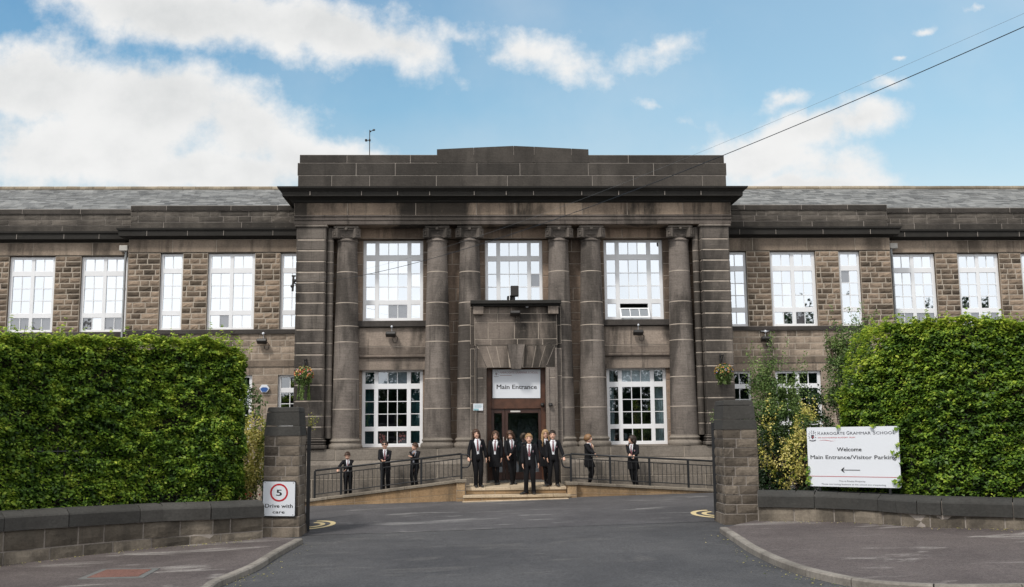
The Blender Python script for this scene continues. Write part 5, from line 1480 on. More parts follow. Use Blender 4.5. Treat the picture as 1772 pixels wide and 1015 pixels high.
# alarm box
c = corner(458, 672, YN-.03); root = empty('alarm_box', c, 'blue and white hexagonal alarm box on the left wing wall', 'alarm box')
mb = MB(); r = .17
hx = [(c[0]+r*cos(pi/6+k*pi/3)*.9, c[2]+r*sin(pi/6+k*pi/3)*.75) for k in range(6)]
hx = [(c[0]+.15*cos(k*pi/3), c[2]+.13*sin(k*pi/3)) for k in range(6)]
mb.add([(x, c[1]-.06, z) for x, z in hx]+[(x, c[1]+.04, z) for x, z in hx], [tuple(range(6))]+[(i,(i+1)%6,6+(i+1)%6,6+i) for i in range(6)]); mb.build('housing', [M['white']], root, fix=True)
mb = MB(); h2 = [(c[0]+(x-c[0])*.82, c[2]-.01+(z-c[2])*.82) for x, z in hx]; h2[1] = (h2[1][0], c[2]+.035); h2[2] = (h2[2][0], c[2]+.035)
mb.add([(x, c[1]-.064, z) for x, z in h2], [tuple(range(6))]); mb.build('blue_face', [M['blue']], root)
# floodlights
def flood(px, py, Y, label, sensor=True):
    c = corner(px, py, Y); root = empty('floodlight', c, label, 'floodlight', 'wall floodlights'); x, y, z = c
    mb = MB(); R_ = Matrix.Rotation(radians(-28), 3, 'X'); b = MB(); b.bbox(-.15, .15, -.12, .06, -.05, .06, .02)
    mb.add([R_@Vector(v)+Vector((x, y-.14, z)) for v in b.v], b.f); mb.build('lamp_housing', [M['tank']], root)
    mb = MB(); mb.tube([(x+.05,y,z+.03),(x+.05,y-.08,z+.05),(x+.02,y-.12,z+.02)], .018, 6); mb.box(x,x+.1,y-.03,y,z-.03,z+.1); mb.build('bracket', [M['tank']], root)
    mb = MB(); mb.tube([(x+.12,y-.02,z+.02),(x+.2,y-.03,z-.08),(x+.16,y-.03,z-.22),(x+.06,y-.02,z-.2),(x+.04,y-.02,z-.1)], .009, 6); mb.build('cable', [M['tank']], root)
    if sensor:
        s = (x+.02, y-.05, z+.26)
        mb = MB(); mb.ball((s[0], s[1]-.02, s[2]), .042, 10, 7); mb.tube([(s[0]-.13,y-.02,s[2]+.02),(s[0],s[1],s[2]),(s[0]+.13,y-.02,s[2]+.02)], .014, 6); mb.tube([(s[0],s[1],s[2]),(s[0],y-.02,z+.05)], .008, 6); mb.build('sensor', [M['white']], root)
flood(455, 592, YN, 'black floodlight on the left wing wall above the hedge end')
flood(677, 580, YW-.14, 'black floodlight on the panel between the two left centre windows')
flood(891, 544, YS, 'black floodlight directly above the door keystone', False)
c = corner(912, 529.5, YS-.05); mbx = MB(); mbx.ball(c, .045, 10, 7); o = mbx.build('sensor_dome', [M['white']]); tag(o, 'tiny white sensor dome tucked under the door hood', 'sensor')
flood(1103, 577, YW-.14, 'black floodlight on the panel between the two right centre windows')
flood(1323, 588, YN, 'black floodlight on the right wing wall above the shrubs')
# door cameras
for px, lab in ((938.5, 'left of two small black dome cameras beside the door head'), (952.5, 'right of two small black dome cameras beside the door head')):
    Yc = YS-.02 if px > 945 else 29.15
    c = corner(px, 700, Yc); mb = MB(); mb.ball((c[0], c[1]-.05, c[2]-.01), (.06,.06,.05), 12, 8); mb.box(c[0]-.05, c[0]+.05, c[1]-.06, c[1]+.03, c[2]+.0, c[2]+.05); o = mb.build('dome_camera', [M['tank']]); tag(o, lab, 'camera', 'door cameras')
# black box on the hood
c = corner(890.5, 503.5, 28.8); root = empty('black_box', (c[0], c[1], zt_), 'small black box on a short stand on top of the door hood', 'box')
mb = MB(); mb.bbox(c[0]-.115, c[0]+.115, 28.7, 28.95, c[2]-.15, c[2]+.15, .012); mb.build('box_body', [M['tank']], root)
mb = MB(); mb.tube([(c[0]-.04,28.82,zt_),(c[0]-.04,28.82,c[2]-.14)], .025, 8); mb.build('stand', [M['tank']], root)
# iron bracket on the left pier for the overhead wire
c = corner(509, 490, 28.95)
mb = MB(); x, y, z = c; mb.tube([(x+.02,y+.1,z),(x+.02,y-.14,z)], .02, 6); mb.tube([(x-.02,y-.12,z-.25),(x,y-.12,z+.22)], .035, 6); mb.tube([(x-.05,y-.12,z+.2),(x+.06,y-.12,z+.2)], .025, 6); mb.ball((x-.03,y-.12,z-.1), .055, 8, 6); mb.ball((x+.04,y-.12,z+.06), .05, 8, 6)
o = mb.build('wire_bracket', [M['tank']]); tag(o, 'black iron wire bracket on the outer edge of the left corner pier', 'bracket')
# overhead wires, each a real catenary in one vertical plane
def wire(pts, A, B, r, label):
    out = []
    (xa, ya), (xb, yb) = A, B; k = (xb-xa)/(yb-ya)
    fine = []
    for (p0, q0), (p1, q1) in zip(pts, pts[1:]):
        for i in range(6): fine.append((p0+(p1-p0)*i/6, q0+(q1-q0)*i/6))
    fine.append(pts[-1])
    zsl = []
    for px, py in fine:
        rx_, ry_, rz_ = ray(px, py); t = (xa-k*ya)/(rx_-k*ry_); zsl.append((rx_*t, ry_*t, H+rz_*t))
    # least-squares quadratic height along the wire
    s = np.array([p[1] for p in zsl]); z = np.array([p[2] for p in zsl]); cf = np.polyfit(s, z, 3)
    y0, y1 = ya, zsl[-1][1]-6 if zsl[-1][1] < ya else zsl[-1][1]
    for i in range(61):
        y = y0+(y1-y0)*i/60; zz = np.polyval(cf, max(y, s.min())) + (0 if y >= s.min() else (y-s.min())*np.polyval(np.polyder(cf), s.min()))
        out.append((xa+k*(y-ya), y, float(zz)))
    mb = MB(); mb.tube(out, r, 6); o = mb.build('overhead_wire', [M['iron'] if r > .004 else M['wire_grey']], smooth=True); tag(o, label, 'wire', 'overhead wires')
A = (x+.03, y-.12)
wire([(509,493),(579,484.5),(631,477.5),(732,450.5),(841,418.7),(900,400),(1100,330),(1250,268),(1500,168.5),(1772,42)], A, (5.6, 10.5), .0052, 'thick black overhead wire crossing from the upper right to the left pier')
wire([(509,489),(640,462),(760,432),(900,387),(1031,334),(1160,283),(1370,196),(1570,112),(1772,24)], A, (6.0, 10.9), .0016, 'thin faint overhead wire running above the thick one')
# mast with wind instruments
c = corner(639.5, 264, 33.5); zt2 = PZ(224.5, 33.5, 640)
root = empty('weather_mast', (c[0], c[1], c[2]-1), 'thin mast with small wind instruments on the roof behind the parapet', 'mast')
mb = MB(); mb.tube([(c[0],c[1],c[2]-1.2),(c[0],c[1],zt2)], .016, 6); mb.build('pole', [M['tank']], root)
za_ = PZ(242.5, 33.5, 640); zb2 = PZ(226, 33.5, 640)
mb = MB(); mb.tube([(c[0]-.1,c[1],za_),(c[0]+.03,c[1],za_)], .012, 6); mb.bbox(c[0]-.16,c[0]-.08,c[1]-.04,c[1]+.04,za_-.035,za_+.04,.01); mb.bbox(c[0]-.035,c[0]+.035,c[1]-.03,c[1]+.03,za_-.03,za_+.04,.01); mb.build('wind_vane', [M['tank']], root)
mb = MB(); mb.tube([(c[0],c[1],zb2-.02),(c[0]+.14,c[1],zb2+.02)], .012, 6); mb.ball((c[0]+.14,c[1],zb2+.03),(.05,.03,.035),8,6); mb.ball((c[0]+.02,c[1],zb2-.02),(.035,.035,.03),8,6); mb.build('cup_gauge', [M['tank']], root)
# hanging baskets
def basket(px, pyt, pyb, Y, seed, label, trail, tones):
    random.seed(seed); x = PX(px, 650, Y); zt2 = PZ(pyt, Y, px); zc = PZ(pyb, Y, px)
    root = empty('hanging_basket', (x, Y, zc), label, 'hanging basket', 'flower baskets on the corner piers')
    mb = MB(); mb.tube([(x,YF-.01,zt2-.32),(x,YF-.03,zt2+.05)], .018, 6); mb.tube([(x,YF-.02,zt2),(x,Y-.03,zt2)], .014, 6); mb.tube([(x,YF-.02,zt2-.28),(x,Y+.05,zt2-.02)], .010, 6)
    for a in (0, 2.1, 4.2): mb.tube([(x,Y,zt2),(x+.17*cos(a),Y+.17*sin(a),zc+.02)], .005, 5)
    mb.build('bracket', [M['iron']], root)
    mb = MB(); mb.lathe([(.01,zc-.17),(.12,zc-.13),(.18,zc-.04),(.19,zc+.02)], (x,Y), 16); mb.build('basket', [M['twig']], root)
    P_, N_, T_ = [], [], []; Q_, R_, U_ = [], [], []
    for _ in range(1700):
        d = Vector((random.gauss(0,1), random.gauss(0,1), random.gauss(0,.8))).normalized(); r = random.uniform(.5,1)
        p = Vector((x+d.x*.27*r, Y+d.y*.25*r, zc+.02+d.z*.30*r)); P_.append(p); N_.append(tuple(d)); T_.append(random.uniform(.3,1))
    for _ in range(int(900*trail)):
        f = random.random(); a = random.choice((0, .8, 2, 3, 4.5))+random.gauss(0,.15); rr_ = .2+.05*f
        P_.append(Vector((x+rr_*cos(a)*.7, Y+rr_*sin(a)*.7, zc-.1-.55*trail*f))); N_.append((cos(a),sin(a),0)); T_.append(random.uniform(.5,1))
    for _ in range(150):
        d = Vector((random.gauss(0,1), random.gauss(0,1), abs(random.gauss(0,.8))-.25)).normalized()
        p = Vector((x+d.x*.27, Y+d.y*.27, zc+.06+d.z*.25)); Q_.append(p); R_.append(tuple(d)); U_.append(random.choice(tones)+random.gauss(0,.03)+ (.0 if d.z > 0 else 0))
    leaves('foliage', P_, .055, [M['shrub']], root, np.array(T_), N_); leaves('flowers', Q_, .048, [M['flower']], root, np.array(U_), R_, spread=.5, asp=.95)
basket(526, 622, 652, 28.6, 3, 'hanging basket with a long green trail of leaves on the left corner pier', 1.0, (.0,.1,.25,.5,.5,.95))
basket(1253, 614, 647, 28.6, 4, 'rounder hanging basket of orange and violet flowers on the right corner pier', .35, (.3,.3,.4,.3,.5,.75,.05))
# small weeds by the gate
for (px, py, Y, lab) in ((541, 722, 20.6, 'small yellow-green weed on top of the left gate'), (1231, 712, 21.6, 'thin leafy sprig beside the top of the right pillar')):
    c = corner(px, py, Y); mb = MB(); c2 = (c[0]+(-.03 if px < 800 else .12), c[1], c[2]-.28); root = empty('weed', c2, lab, 'weed')
    mb.tube([c2, c], .005, 5); mb.build('stem', [M['twig']], root)
    n = 90; P_ = [(c2[0]+(c[0]-c2[0])*f+random.gauss(0,.03+.03*f), c[1]+random.gauss(0,.03), c2[2]+(c[2]-c2[2])*f+random.gauss(0,.03)) for f in [random.uniform(.1,1.1) for _ in range(n)]]
    leaves('foliage', P_, .035, [M['yellow'] if px < 800 else M['shrub']], root, RNG.uniform(.2,.6,n) if px < 800 else RNG.uniform(.3,.9,n))
# wood across the road behind the photographer, mirrored in the lower panes
P_, N_, T_ = [], [], []
random.seed(21)
for k in range(14):
    x = -60+k*9+random.uniform(-2,2); h = random.uniform(5.6, 8.4) if abs(x) < 24 else random.uniform(9.6, 11.6)
    for _ in range(5200):
        d = Vector((random.gauss(0,1), random.gauss(0,1), random.gauss(0,1))).normalized(); r = random.uniform(.7,1.0)*(1+.3*nz(d*2+Vector((k,0,0)), 1.5))
        P_.append((x+d.x*4.6*r, -26+d.y*2.5*r, gz(x)+h*.5+d.z*h*.5*r)); N_.append(tuple(d)); T_.append(random.uniform(.1,.8))
mb = MB()  # unseen solid core, added so the belt mirrors evenly dark without sky gaps
for k in range(14):
    x = -60+k*9; h = 5.0 if abs(x) < 24 else 8.0
    mb.ball((x, -26.5, h*.42), (5.6, 1.6, h*.5), 16, 10)
mb.box(-70, 70, -27.5, -26.5, -1.5, 3.4)
core = mb.build('tree_belt_core', [plain('belt_core_green', (.07,.10,.05), .95, nz=.4, sc=2)], smooth=True); tag(core, 'unseen solid core added inside the tree belt to keep its reflection evenly dark', 'woodland', kind='stuff')
o = leaves('tree_belt', P_, .42, [M['darkleaf']], None, np.array(T_), N_); tag(o, 'belt of broadleaf trees across the road, seen only as reflections', 'woodland', kind='stuff')
# ------------------------------------------------------------------ pupils
def ik(S, W, l1, l2, pole):
    S, W = Vector(S), Vector(W); d = W-S; L = d.length; mx = (l1+l2)*.985
    if L > mx: W = S+d*(mx/L); d = W-S; L = mx
    a = (l1*l1-l2*l2+L*L)/(2*L); h = sqrt(max(0, l1*l1-a*a)); n = d.normalized()
    p = Vector(pole); p = (p-n*p.dot(n)).normalized()
    return S+n*a+p*h, W
def remesh(mb, name, mats, parent, vox, root):
    me = bpy.data.meshes.new('tmp'); me.from_pydata([tuple(v) for v in mb.v], [], mb.f)
    import bmesh
    bm = bmesh.new(); bm.from_mesh(me); bmesh.ops.recalc_face_normals(bm, faces=bm.faces); bm.to_mesh(me); bm.free()
    o = bpy.data.objects.new('tmp', me); COL.objects.link(o)
    m = o.modifiers.new('r', 'REMESH'); m.mode = 'VOXEL'; m.voxel_size = vox; m.use_smooth_shade = True
    s = o.modifiers.new('s', 'SMOOTH'); s.factor = .5; s.iterations = 2
    dg = bpy.context.evaluated_depsgraph_get(); me2 = bpy.data.meshes.new_from_object(o.evaluated_get(dg)); me2.name = name
    bpy.data.objects.remove(o); bpy.data.meshes.remove(me)
    me2.materials.clear()
    for q in mats: me2.materials.append(q)
    me2.polygons.foreach_set('use_smooth', [True]*len(me2.polygons))
    r = bpy.data.objects.new(name, me2); COL.objects.link(r); r.parent = parent; return r
PEOPLE = 0
def person(label, px, pytop, Y, zf, feet, hands, yaw=0, hyaw=0, hpitch=0, hair='short', hcol='hair_brown', skirt=False, open_=1.0, glasses=None, jumper=False, legx=None, lean=(0,0), coat=.44, badge=True, plain_body=False, seed=1, scarf=False, knee=None, trouser=True, tie=True, longhair=False):
    random.seed(seed*13+5)
    x = PX(px, 800, Y); h = (PZ(pytop, Y, px)-zf)/1.02; h = max(1.15, min(1.75, h))
    root = empty('person', (x, Y, zf), label, 'person', 'pupils in black blazers outside the entrance', radians(yaw))
    Rw = Matrix.Rotation(-radians(yaw), 3, 'Z')
    def loc(p):                       # world to local
        return Rw@(Vector(p)-Vector((x, Y, zf)))
    def hand_t(q, s):
        if q is None: return Vector((s*.15*h, -.03*h, .44*h))
        if q[0] == 'px': return loc(corner(q[1], q[2], q[3]))
        return Vector((q[0]*h, q[1]*h, q[2]*h))
    V = lambda a, b, c: Vector((a*h, b*h, c*h))
    lx, ly = lean; sway = random.uniform(-.028, .028); lx += sway; tilt = random.uniform(-.012, .012)
    def L(v): return Vector((v.x+lx*v.z, v.y+ly*v.z, v.z))       # lean of trunk
    hip = [L(V(-.05,0,.50)), L(V(.05,0,.50))]
    sh = [L(V(-.096,.005,.805-tilt)), L(V(.096,.005,.805+tilt))]
    body = MB()
    torso = [(.47,.085,.062),(.52,.09,.065),(.60,.078,.055),(.68,.09,.062),(.76,.103,.062),(.80,.09,.05),(.825,.05,.04),(.84,.03,.031),(.87,.028,.03)]
    secs = [((L(V(0,0,z))).x, (L(V(0,0,z))).y, z*h, a*h, b*h) for z, a, b in torso]
    body.rings(secs, 20)
    # head
    nb = L(V(0,0,.842)); HK = 1.15; HR = Matrix.Rotation(radians(hyaw), 3, 'Z')@Matrix.Rotation(radians(random.uniform(-9, 9)), 3, 'Y')@Matrix.Rotation(radians(hpitch), 3, 'X')
    def hp(a, b, c): return nb+HR@V(a*HK, b*HK, (c-.85)*HK)
    sk = 1.24 if h < 1.5 else 1.2
    body.tube([L(V(0,0,.80)), L(V(0,0,.845)), hp(0,-.008,.885)], [.034*h,.030*h,.030*h], 12)
    body.ball(hp(0,.004,.938), (.048*h*sk,.057*h*sk,.066*h), 20, 14, R=HR)
    body.ball(hp(0,-.016,.905), (.038*h*sk,.042*h*sk,.053*h), 16, 12, R=HR)
    body.ball(hp(0,-.040,.872), (.020*h,.018*h,.013*h), 10, 8, R=HR)
    body.tube([hp(0,-.056,.932), hp(0,-.068,.908), hp(0,-.055,.903)], [.006*h,.009*h,.006*h], 8)
    for s in (-1, 1): body.ball(hp(s*.0525,.004,.922), (.007*h,.013*h,.018*h), 8, 6, R=HR)
    # arms and hands
    wr = []; el = []
    for i, s in enumerate((-1, 1)):
        T = hand_t(hands[i], s)
        pole = Vector((s*.6, .8, -.5))
        E, Wp = ik(sh[i], T, .165*h, .15*h, pole); wr.append(Wp); el.append(E)
        body.tube([sh[i]+Vector((-s*.02*h,0,0)), sh[i], sh[i].lerp(E,.5), E, E.lerp(Wp,.35), Wp], [.034*h,.036*h,.028*h,.024*h,.024*h,.015*h], 12)
        d = (Wp-E).normalized(); rail = hands[i] is not None and hands[i][0] == 'px' and len(hands[i]) > 4
        if rail: d = (d*.3+Vector((0,-.5,-.5))).normalized()
        side = Vector((0,-1,0)) if not rail else Vector((s*-1,0,0)); side = (side-d*side.dot(d)).normalized(); nrm = d.cross(side)
        pc = Wp+d*.028*h
        body.tube([Wp-d*.006*h, pc, Wp+d*.052*h], [(.016*h,.011*h),(.024*h,.011*h),(.023*h,.009*h)], 10, flat=side)
        cur = Vector((-s,0,0)) if not rail else Vector((0,.4,-.9))
        cur = (cur-d*cur.dot(d)).normalized()
        for k, (o, ln) in enumerate(((.018,.038),(.006,.043),(-.006,.04),(-.018,.031))):
            b = Wp+d*.050*h+side*o*h; bend = .5 if not rail else 1.3
            m = b+(d+cur*.25).normalized()*ln*.5*h; e = m+(d*max(0,1-bend*.6)+cur*bend).normalized()*ln*.5*h
            body.tube([b-d*.006*h, m, e], [.0058*h,.0054*h,.0042*h], 6)
        b = Wp+d*.02*h+side*.022*h; m = b+(d*.6+side*.8).normalized()*.022*h; e = m+(d*.9+cur*.4).normalized()*.02*h
        body.tube([b, m, e], [.0075*h,.0065*h,.005*h], 6)
    # legs
    ank = []; kn = []
    for i, s in enumerate((-1, 1)):
        fx, fy = feet[i][:2]; A = Vector((fx*h, fy*h, .05*h)); 
        K, A2 = ik(hip[i], A, .245*h, .225*h, knee[i] if knee else (0,-1,0)); ank.append(A); kn.append(K)
        body.tube([hip[i]+Vector((0,0,.03*h)), hip[i], hip[i].lerp(K,.5), K, K.lerp(A,.35), A, A-Vector((0,0,.02*h))], [.05*h,.054*h,.047*h,.034*h,.035*h,.021*h,.02*h], 14)
        fd = radians(feet[i][2] if len(feet[i]) > 2 else s*12); f = Vector((sin(fd), -cos(fd), 0))
        body.tube([A-f*.03*h-Vector((0,0,.028*h)), A+f*.03*h-Vector((0,0,.03*h)), A+f*.10*h-Vector((0,0,.036*h))], [(.024*h,.02*h),(.026*h,.02*h),(.022*h,.01*h)], 10, flat=f.cross(Vector((0,0,1))))
    bo = remesh(body, 'body', [M['skin'], M['eye'], M['lip'], M['shirt']], root, .0065, root)
    ec = [hp(s*.0195,-.0535,.931) for s in (-1, 1)]; lc = hp(0,-.057,.886); bc = [hp(s*.0195,-.056,.9445) for s in (-1,1)]
    mi = []
    HI = HR.transposed()
    for p in bo.data.polygons:
        c = p.center; q = 0
        if c.z > .80*h:
            for e in ec:
                dv = HI@(c-e)
                if (dv.x/(.0095*h))**2+(dv.z/(.0052*h))**2 < 1 and abs(dv.y) < .02*h: q = 1
            for e in bc:
                dv = HI@(c-e)
                if (dv.x/(.0125*h))**2+(dv.z/(.0026*h))**2 < 1 and abs(dv.y) < .02*h: q = 1
            dv = HI@(c-lc)
            if (dv.x/(.0175*h))**2+((dv.z-.35*abs(dv.x)*.6)/(.0042*h))**2 < 1 and abs(dv.y) < .02*h: q = 2
        mi.append(q)
    bo.data.polygons.foreach_set('material_index', mi)
    # hair
    hb = MB(); n, m = 30, 20; vs = []; fs = []; C0 = hp(0,.004,.938)
    longh = hair in ('bob','long','pony')
    for j in range(m+1):
        ph = pi*j/m
        for k in range(n):
            a = 2*pi*k/n; d = Vector((sin(ph)*cos(a), sin(ph)*sin(a), cos(ph)))
            hl_ = .36-.25*abs(d.x)+(.07*nz(d*4+Vector((seed,0,0)), 1))      # fringe line
            side = abs(d.x) > .80 if not longh else abs(d.x) > .62
            face = d.y < -.05 and d.z < hl_ and not (side and d.z > (-.15 if not longh else -9))
            low = d.z < (-.42 if not longh else -.75)
            if hair == 'short': low = d.z < -.38+.25*max(0, -d.y)
            r = .80 if (face or low) else 1.10+.05*nz(d*5+Vector((seed,2,0)), 1)+.05*random.uniform(-.4,1)*(1 if hair == 'short' else .4)
            if longh and not face: r += .04
            vs.append(C0+HR@Vector((d.x*.050*h*sk*r, d.y*.059*h*sk*r, d.z*.069*h*r)))
    for j in range(m):
        for k in range(n): fs.append((j*n+k, (j+1)*n+k, (j+1)*n+(k+1)%n, j*n+(k+1)%n))
    hb.add(vs, fs)
    if hair == 'short':
        for _ in range(46):
            a = random.uniform(0, 2*pi); ph = random.uniform(.1, 1.15); d = Vector((sin(ph)*cos(a), sin(ph)*sin(a), cos(ph))); 
            if d.y < -.3 and d.z < .35: continue
            p0 = C0+HR@Vector((d.x*.052*h*sk, d.y*.061*h*sk, d.z*.073*h)); tdir = HR@Vector((d.x*.4+.3, d.y-.5, d.z*.3)).normalized()
            hb.tube([p0, p0+tdir*.016*h+(p0-C0)*.06], [.006*h, .001*h], 5)
    if longh:
        zl = {'bob': .845, 'long': .70, 'pony': .90}[hair]
        if hair != 'pony':
            for k in range(30):
                a = radians(random.uniform(-12, 192)); rr2 = random.uniform(.92, 1.1)
                if hair == 'long' and random.random() < .3: a = radians(random.choice((-30, 210))+random.uniform(-12,12))
                p0 = hp(cos(a)*.052*rr2, .004+sin(a)*.057*rr2, .935); p1 = hp(cos(a)*.056*rr2, .006+sin(a)*.062*rr2, .89)
                e = L(V(cos(a)*(.066 if hair == 'bob' else .075)+random.uniform(-.01,.01), (sin(a)*.06 if sin(a) > 0 else sin(a)*.06-.03)+.0, zl+random.uniform(-.02,.03))) 
                if sin(a) < .35 and hair == 'long': e.y = -.062*h
                hb.tube([p0, p1, p1.lerp(e, .6)+Vector((random.uniform(-.006,.006)*h,0,0)), e], [.011*h,.013*h,.012*h,.003*h], 6)
        else:
            hb.tube([hp(0,.06,.95), hp(.03,.085,.92), hp(.05,.06,.86)], [.018*h,.022*h,.008*h], 8)
    hb.build('hair', [M[hcol]], root, smooth=True, local=True)
    if glasses:
        g = MB()
        for s in (-1, 1):
            pts = [hp(s*.0215+.0145*cos(a), -.066, .931+.0105*sin(a)) for a in [2*pi*k/10 for k in range(11)]]
            if glasses == 'dark': g.add([hp(s*.0215+.0165*cos(a), -.067, .931+.0125*sin(a)) for a in [2*pi*k/12 for k in range(12)]], [tuple(range(12))])
            g.tube(pts, .0018*h, 5, cap=False)
            g.tube([hp(s*.037,-.064,.934), hp(s*.052,0,.93)], .0016*h, 5)
        g.tube([hp(-.007,-.067,.934), hp(.007,-.067,.934)], .0018*h, 5)
        g.build('glasses', [M['black']], root, local=True)
    # shirt
    sm = MB()
    secs = []
    for z, a, b in ((.50,.094,.070),(.56,.090,.067),(.62,.086,.064),(.70,.094,.067),(.76,.095,.068),(.80,.080,.056),(.822,.052,.046),(.842,.036,.038)):
        p = L(V(0,0,z)); secs.append((p.x,p.y,z*h,a*h,b*h))
    sm.rings(secs, 22, closed=False)
    for s in (-1, 1):   # collar points
        sm.add([L(V(s*.004,-.046,.838)), L(V(s*.036,-.018,.845)), L(V(s*.040,-.045,.818)), L(V(s*.016,-.062,.806))], [(0,1,2,3)])
    sm.build('shirt', [M['jumper'] if jumper else M['shirt']], root, smooth=True, local=True)
    if tie:
        tm = MB(); pts = []
        for z, w, yb in ((.832,.009,-.049),(.815,.012,-.062),(.806,.008,-.066),(.77,.012,-.071),(.70,.017,-.071),(.645,.019,-.070),(.625,.003,-.070)):
            c = L(V(.002*sin(z*40),yb-.004,z)); pts.append((c, w*h))
        vs = []
        for c, w in pts: vs += [c+Vector((-w,.004*h,0)), c+Vector((0,-.004*h,0)), c+Vector((w,.004*h,0))]
        tm.add(vs, [(3*i+q, 3*i+q+1, 3*i+q+4, 3*i+q+3) for i in range(len(pts)-1) for q in (0,1)])
        tm.build('tie', [M['tie']], root, smooth=True, local=True)
    # jacket: open-fronted shell plus sleeves
    jm = MB(); op = open_
    secs = []
    prof = [(coat,.112,.082,16),(coat+.04,.110,.080,13),(.53,.106,.078,10),(.60,.099,.073,9),(.66,.101,.073,13),(.72,.102,.075,19),(.77,.104,.073,24),(.797,.098,.066,30),(.815,.076,.054,36),(.834,.050,.048,44)]
    prof = [q for q in prof if q[0] >= coat]
    for z, a, b, o_ in prof:
        p = L(V(0,0,z)); secs.append((p.x, p.y, z*h, a*h, b*h, radians(min(60, o_*op))))
    jm.rings(secs, 40, arc=True)
    # turned edge thickness and lapels
    nsec = len(secs)
    def edge(i, s, e=0, out=0):
        cx_, cy_, z, rx_, ry_, o_ = secs[i]; a = -pi/2+s*(o_+e); return Vector((cx_+(rx_+out)*cos(a), cy_+(ry_+out)*sin(a), z))
    for s in (-1, 1):
        idx = [i for i in range(nsec) if secs[i][2] > .62*h]
        vs = []
        for t, i in enumerate(idx):
            w = [.05,.16,.30,.36,.30,.2,.1][min(6, t)]
            vs += [edge(i, s, 0, .003*h), edge(i, s, w, .007*h)]
        jm.add(vs, [(2*i,2*i+1,2*i+3,2*i+2) for i in range(len(idx)-1)])
    for i, s in enumerate((-1, 1)):
        E, Wp = el[i], wr[i]; d = (Wp-E).normalized()
        jm.tube([sh[i]+Vector((-s*.035*h,0,.0)), sh[i]+Vector((s*.004*h,0,-.004*h)), sh[i].lerp(E,.45), E, E.lerp(Wp,.5), Wp-d*.004*h], [.036*h,.039*h,.036*h,.033*h,.030*h,.027*h], 14)
        jm.ball(sh[i]+Vector((-s*.002*h,0,-.004*h)), (.039*h,.040*h,.030*h), 12, 8)
    for z_ in (.585, .545):
        pass
    jm.build('blazer', [M['blazer']], root, smooth=True, local=True)
    if badge:
        bm_ = MB(); a = radians(-90+36); z = .715
        def bp(da, dz): 
            c = L(V(0,0,z+dz)); aa = a+da; return Vector((c.x+.1135*h*cos(aa), c.y+.0800*h*sin(aa), (z+dz)*h))
        bm_.add([bp(-.11,.018),bp(.11,.018),bp(.13,-.004),bp(0,-.022),bp(-.13,-.004)], [(0,1,2,3,4)], 0)
        bm_.add([bp(-.06,.010),bp(.06,.010),bp(.0,-.012)], [(0,1,2)], 1)
        for i in range(5, 8): v = bm_.v[i]; bm_.v[i] = (v[0], v[1]-.002, v[2])
        bm_.build('badge', [M['jumper'], M['red']], root, local=True)
    if scarf:
        sc_ = MB(); sc_.tube([hp(.0,.05,.88), L(V(.035,-.03,.83)), L(V(.03,-.085,.78)), L(V(.03,-.095,.70))], [.016*h,.02*h,.018*h,.012*h], 10); sc_.build('scarf', [M['scarf']], root, smooth=True, local=True)
    # trousers or skirt with tights
    tb = MB()
    if skirt:
        n = 44; vs = []; zz = [(.57,.088,.068),(.50,.105,.083),(.42,.112,.09),(skirt,.120,.095)]
        kx = (kn[0]+kn[1])/2
        for z, a, b in zz:
            p = L(V(0,0,z)); f = max(0, (.5-z)/(.5-.27)); cxx = p.x*(1-f)+(kx.x)*f; cyy = p.y*(1-f)+kx.y*f*.8
            for k in range(n):
                an = 2*pi*k/n; pl_ = 1+(.06*(1 if k % 2 else -1) if z < .5 else 0)
                vs.append((cxx+a*h*cos(an)*pl_, cyy+b*h*sin(an)*pl_, z*h))
        tb.add(vs, [(i*n+k, i*n+(k+1)%n, (i+1)*n+(k+1)%n, (i+1)*n+k) for i in range(3) for k in range(n)])
        tb.build('skirt', [M['trouser']], root, local=True)
        tg = MB()
        for i in range(2): tg.tube([hip[i], hip[i].lerp(kn[i],.5), kn[i], kn[i].lerp(ank[i],.35), ank[i], ank[i]-Vector((0,0,.02*h))], [.056*h,.049*h,.0365*h,.0375*h,.0235*h,.022*h], 14)
        tg.build('tights', [M['trouser']], root, smooth=True, local=True)
    else:
        p = L(V(0,0,.5)); tb.rings([(p.x,p.y,.455*h,.092*h,.072*h),(p.x,p.y,.50*h,.096*h,.074*h),(p.x,p.y,.58*h,.088*h,.066*h)], 20)
        for i in range(2): tb.tube([hip[i]+Vector((0,0,.03*h)), hip[i]-Vector((0,0,.01*h)), hip[i].lerp(kn[i],.5), kn[i], kn[i].lerp(ank[i],.5), ank[i]+Vector((0,0,.0)), ank[i]-Vector((0,0,.028*h))], [.054*h,.058*h,.051*h,.042*h,.038*h,.038*h,.041*h], 14)
        tb.build('trousers', [M['trouser']], root, smooth=True, local=True)
    for i, s in enumerate((-1, 1)):
        sb = MB(); A = ank[i]; fd = radians(feet[i][2] if len(feet[i]) > 2 else s*12); f = Vector((sin(fd), -cos(fd), 0)); w = f.cross(Vector((0,0,1))); b = A-Vector((0,0,.05*h))
        def P3(a, z): return b+f*a*h+Vector((0,0,z*h))
        sb.tube([P3(-.042,.022), P3(-.03,.028), P3(.01,.030), P3(.05,.024), P3(.09,.018), P3(.118,.014)], [(.018*h,.018*h),(.027*h,.028*h),(.028*h,.030*h),(.030*h,.023*h),(.030*h,.017*h),(.016*h,.010*h)], 12, flat=w)
        sb.build('shoe', [M['shoe']], root, smooth=True, local=True)
zl_ = lambda px, Y: rampz_l(PX(px, 830, Y))-.10
zr2 = lambda px, Y: rampz_r(PX(px, 830, Y))-.10
R_ = 1
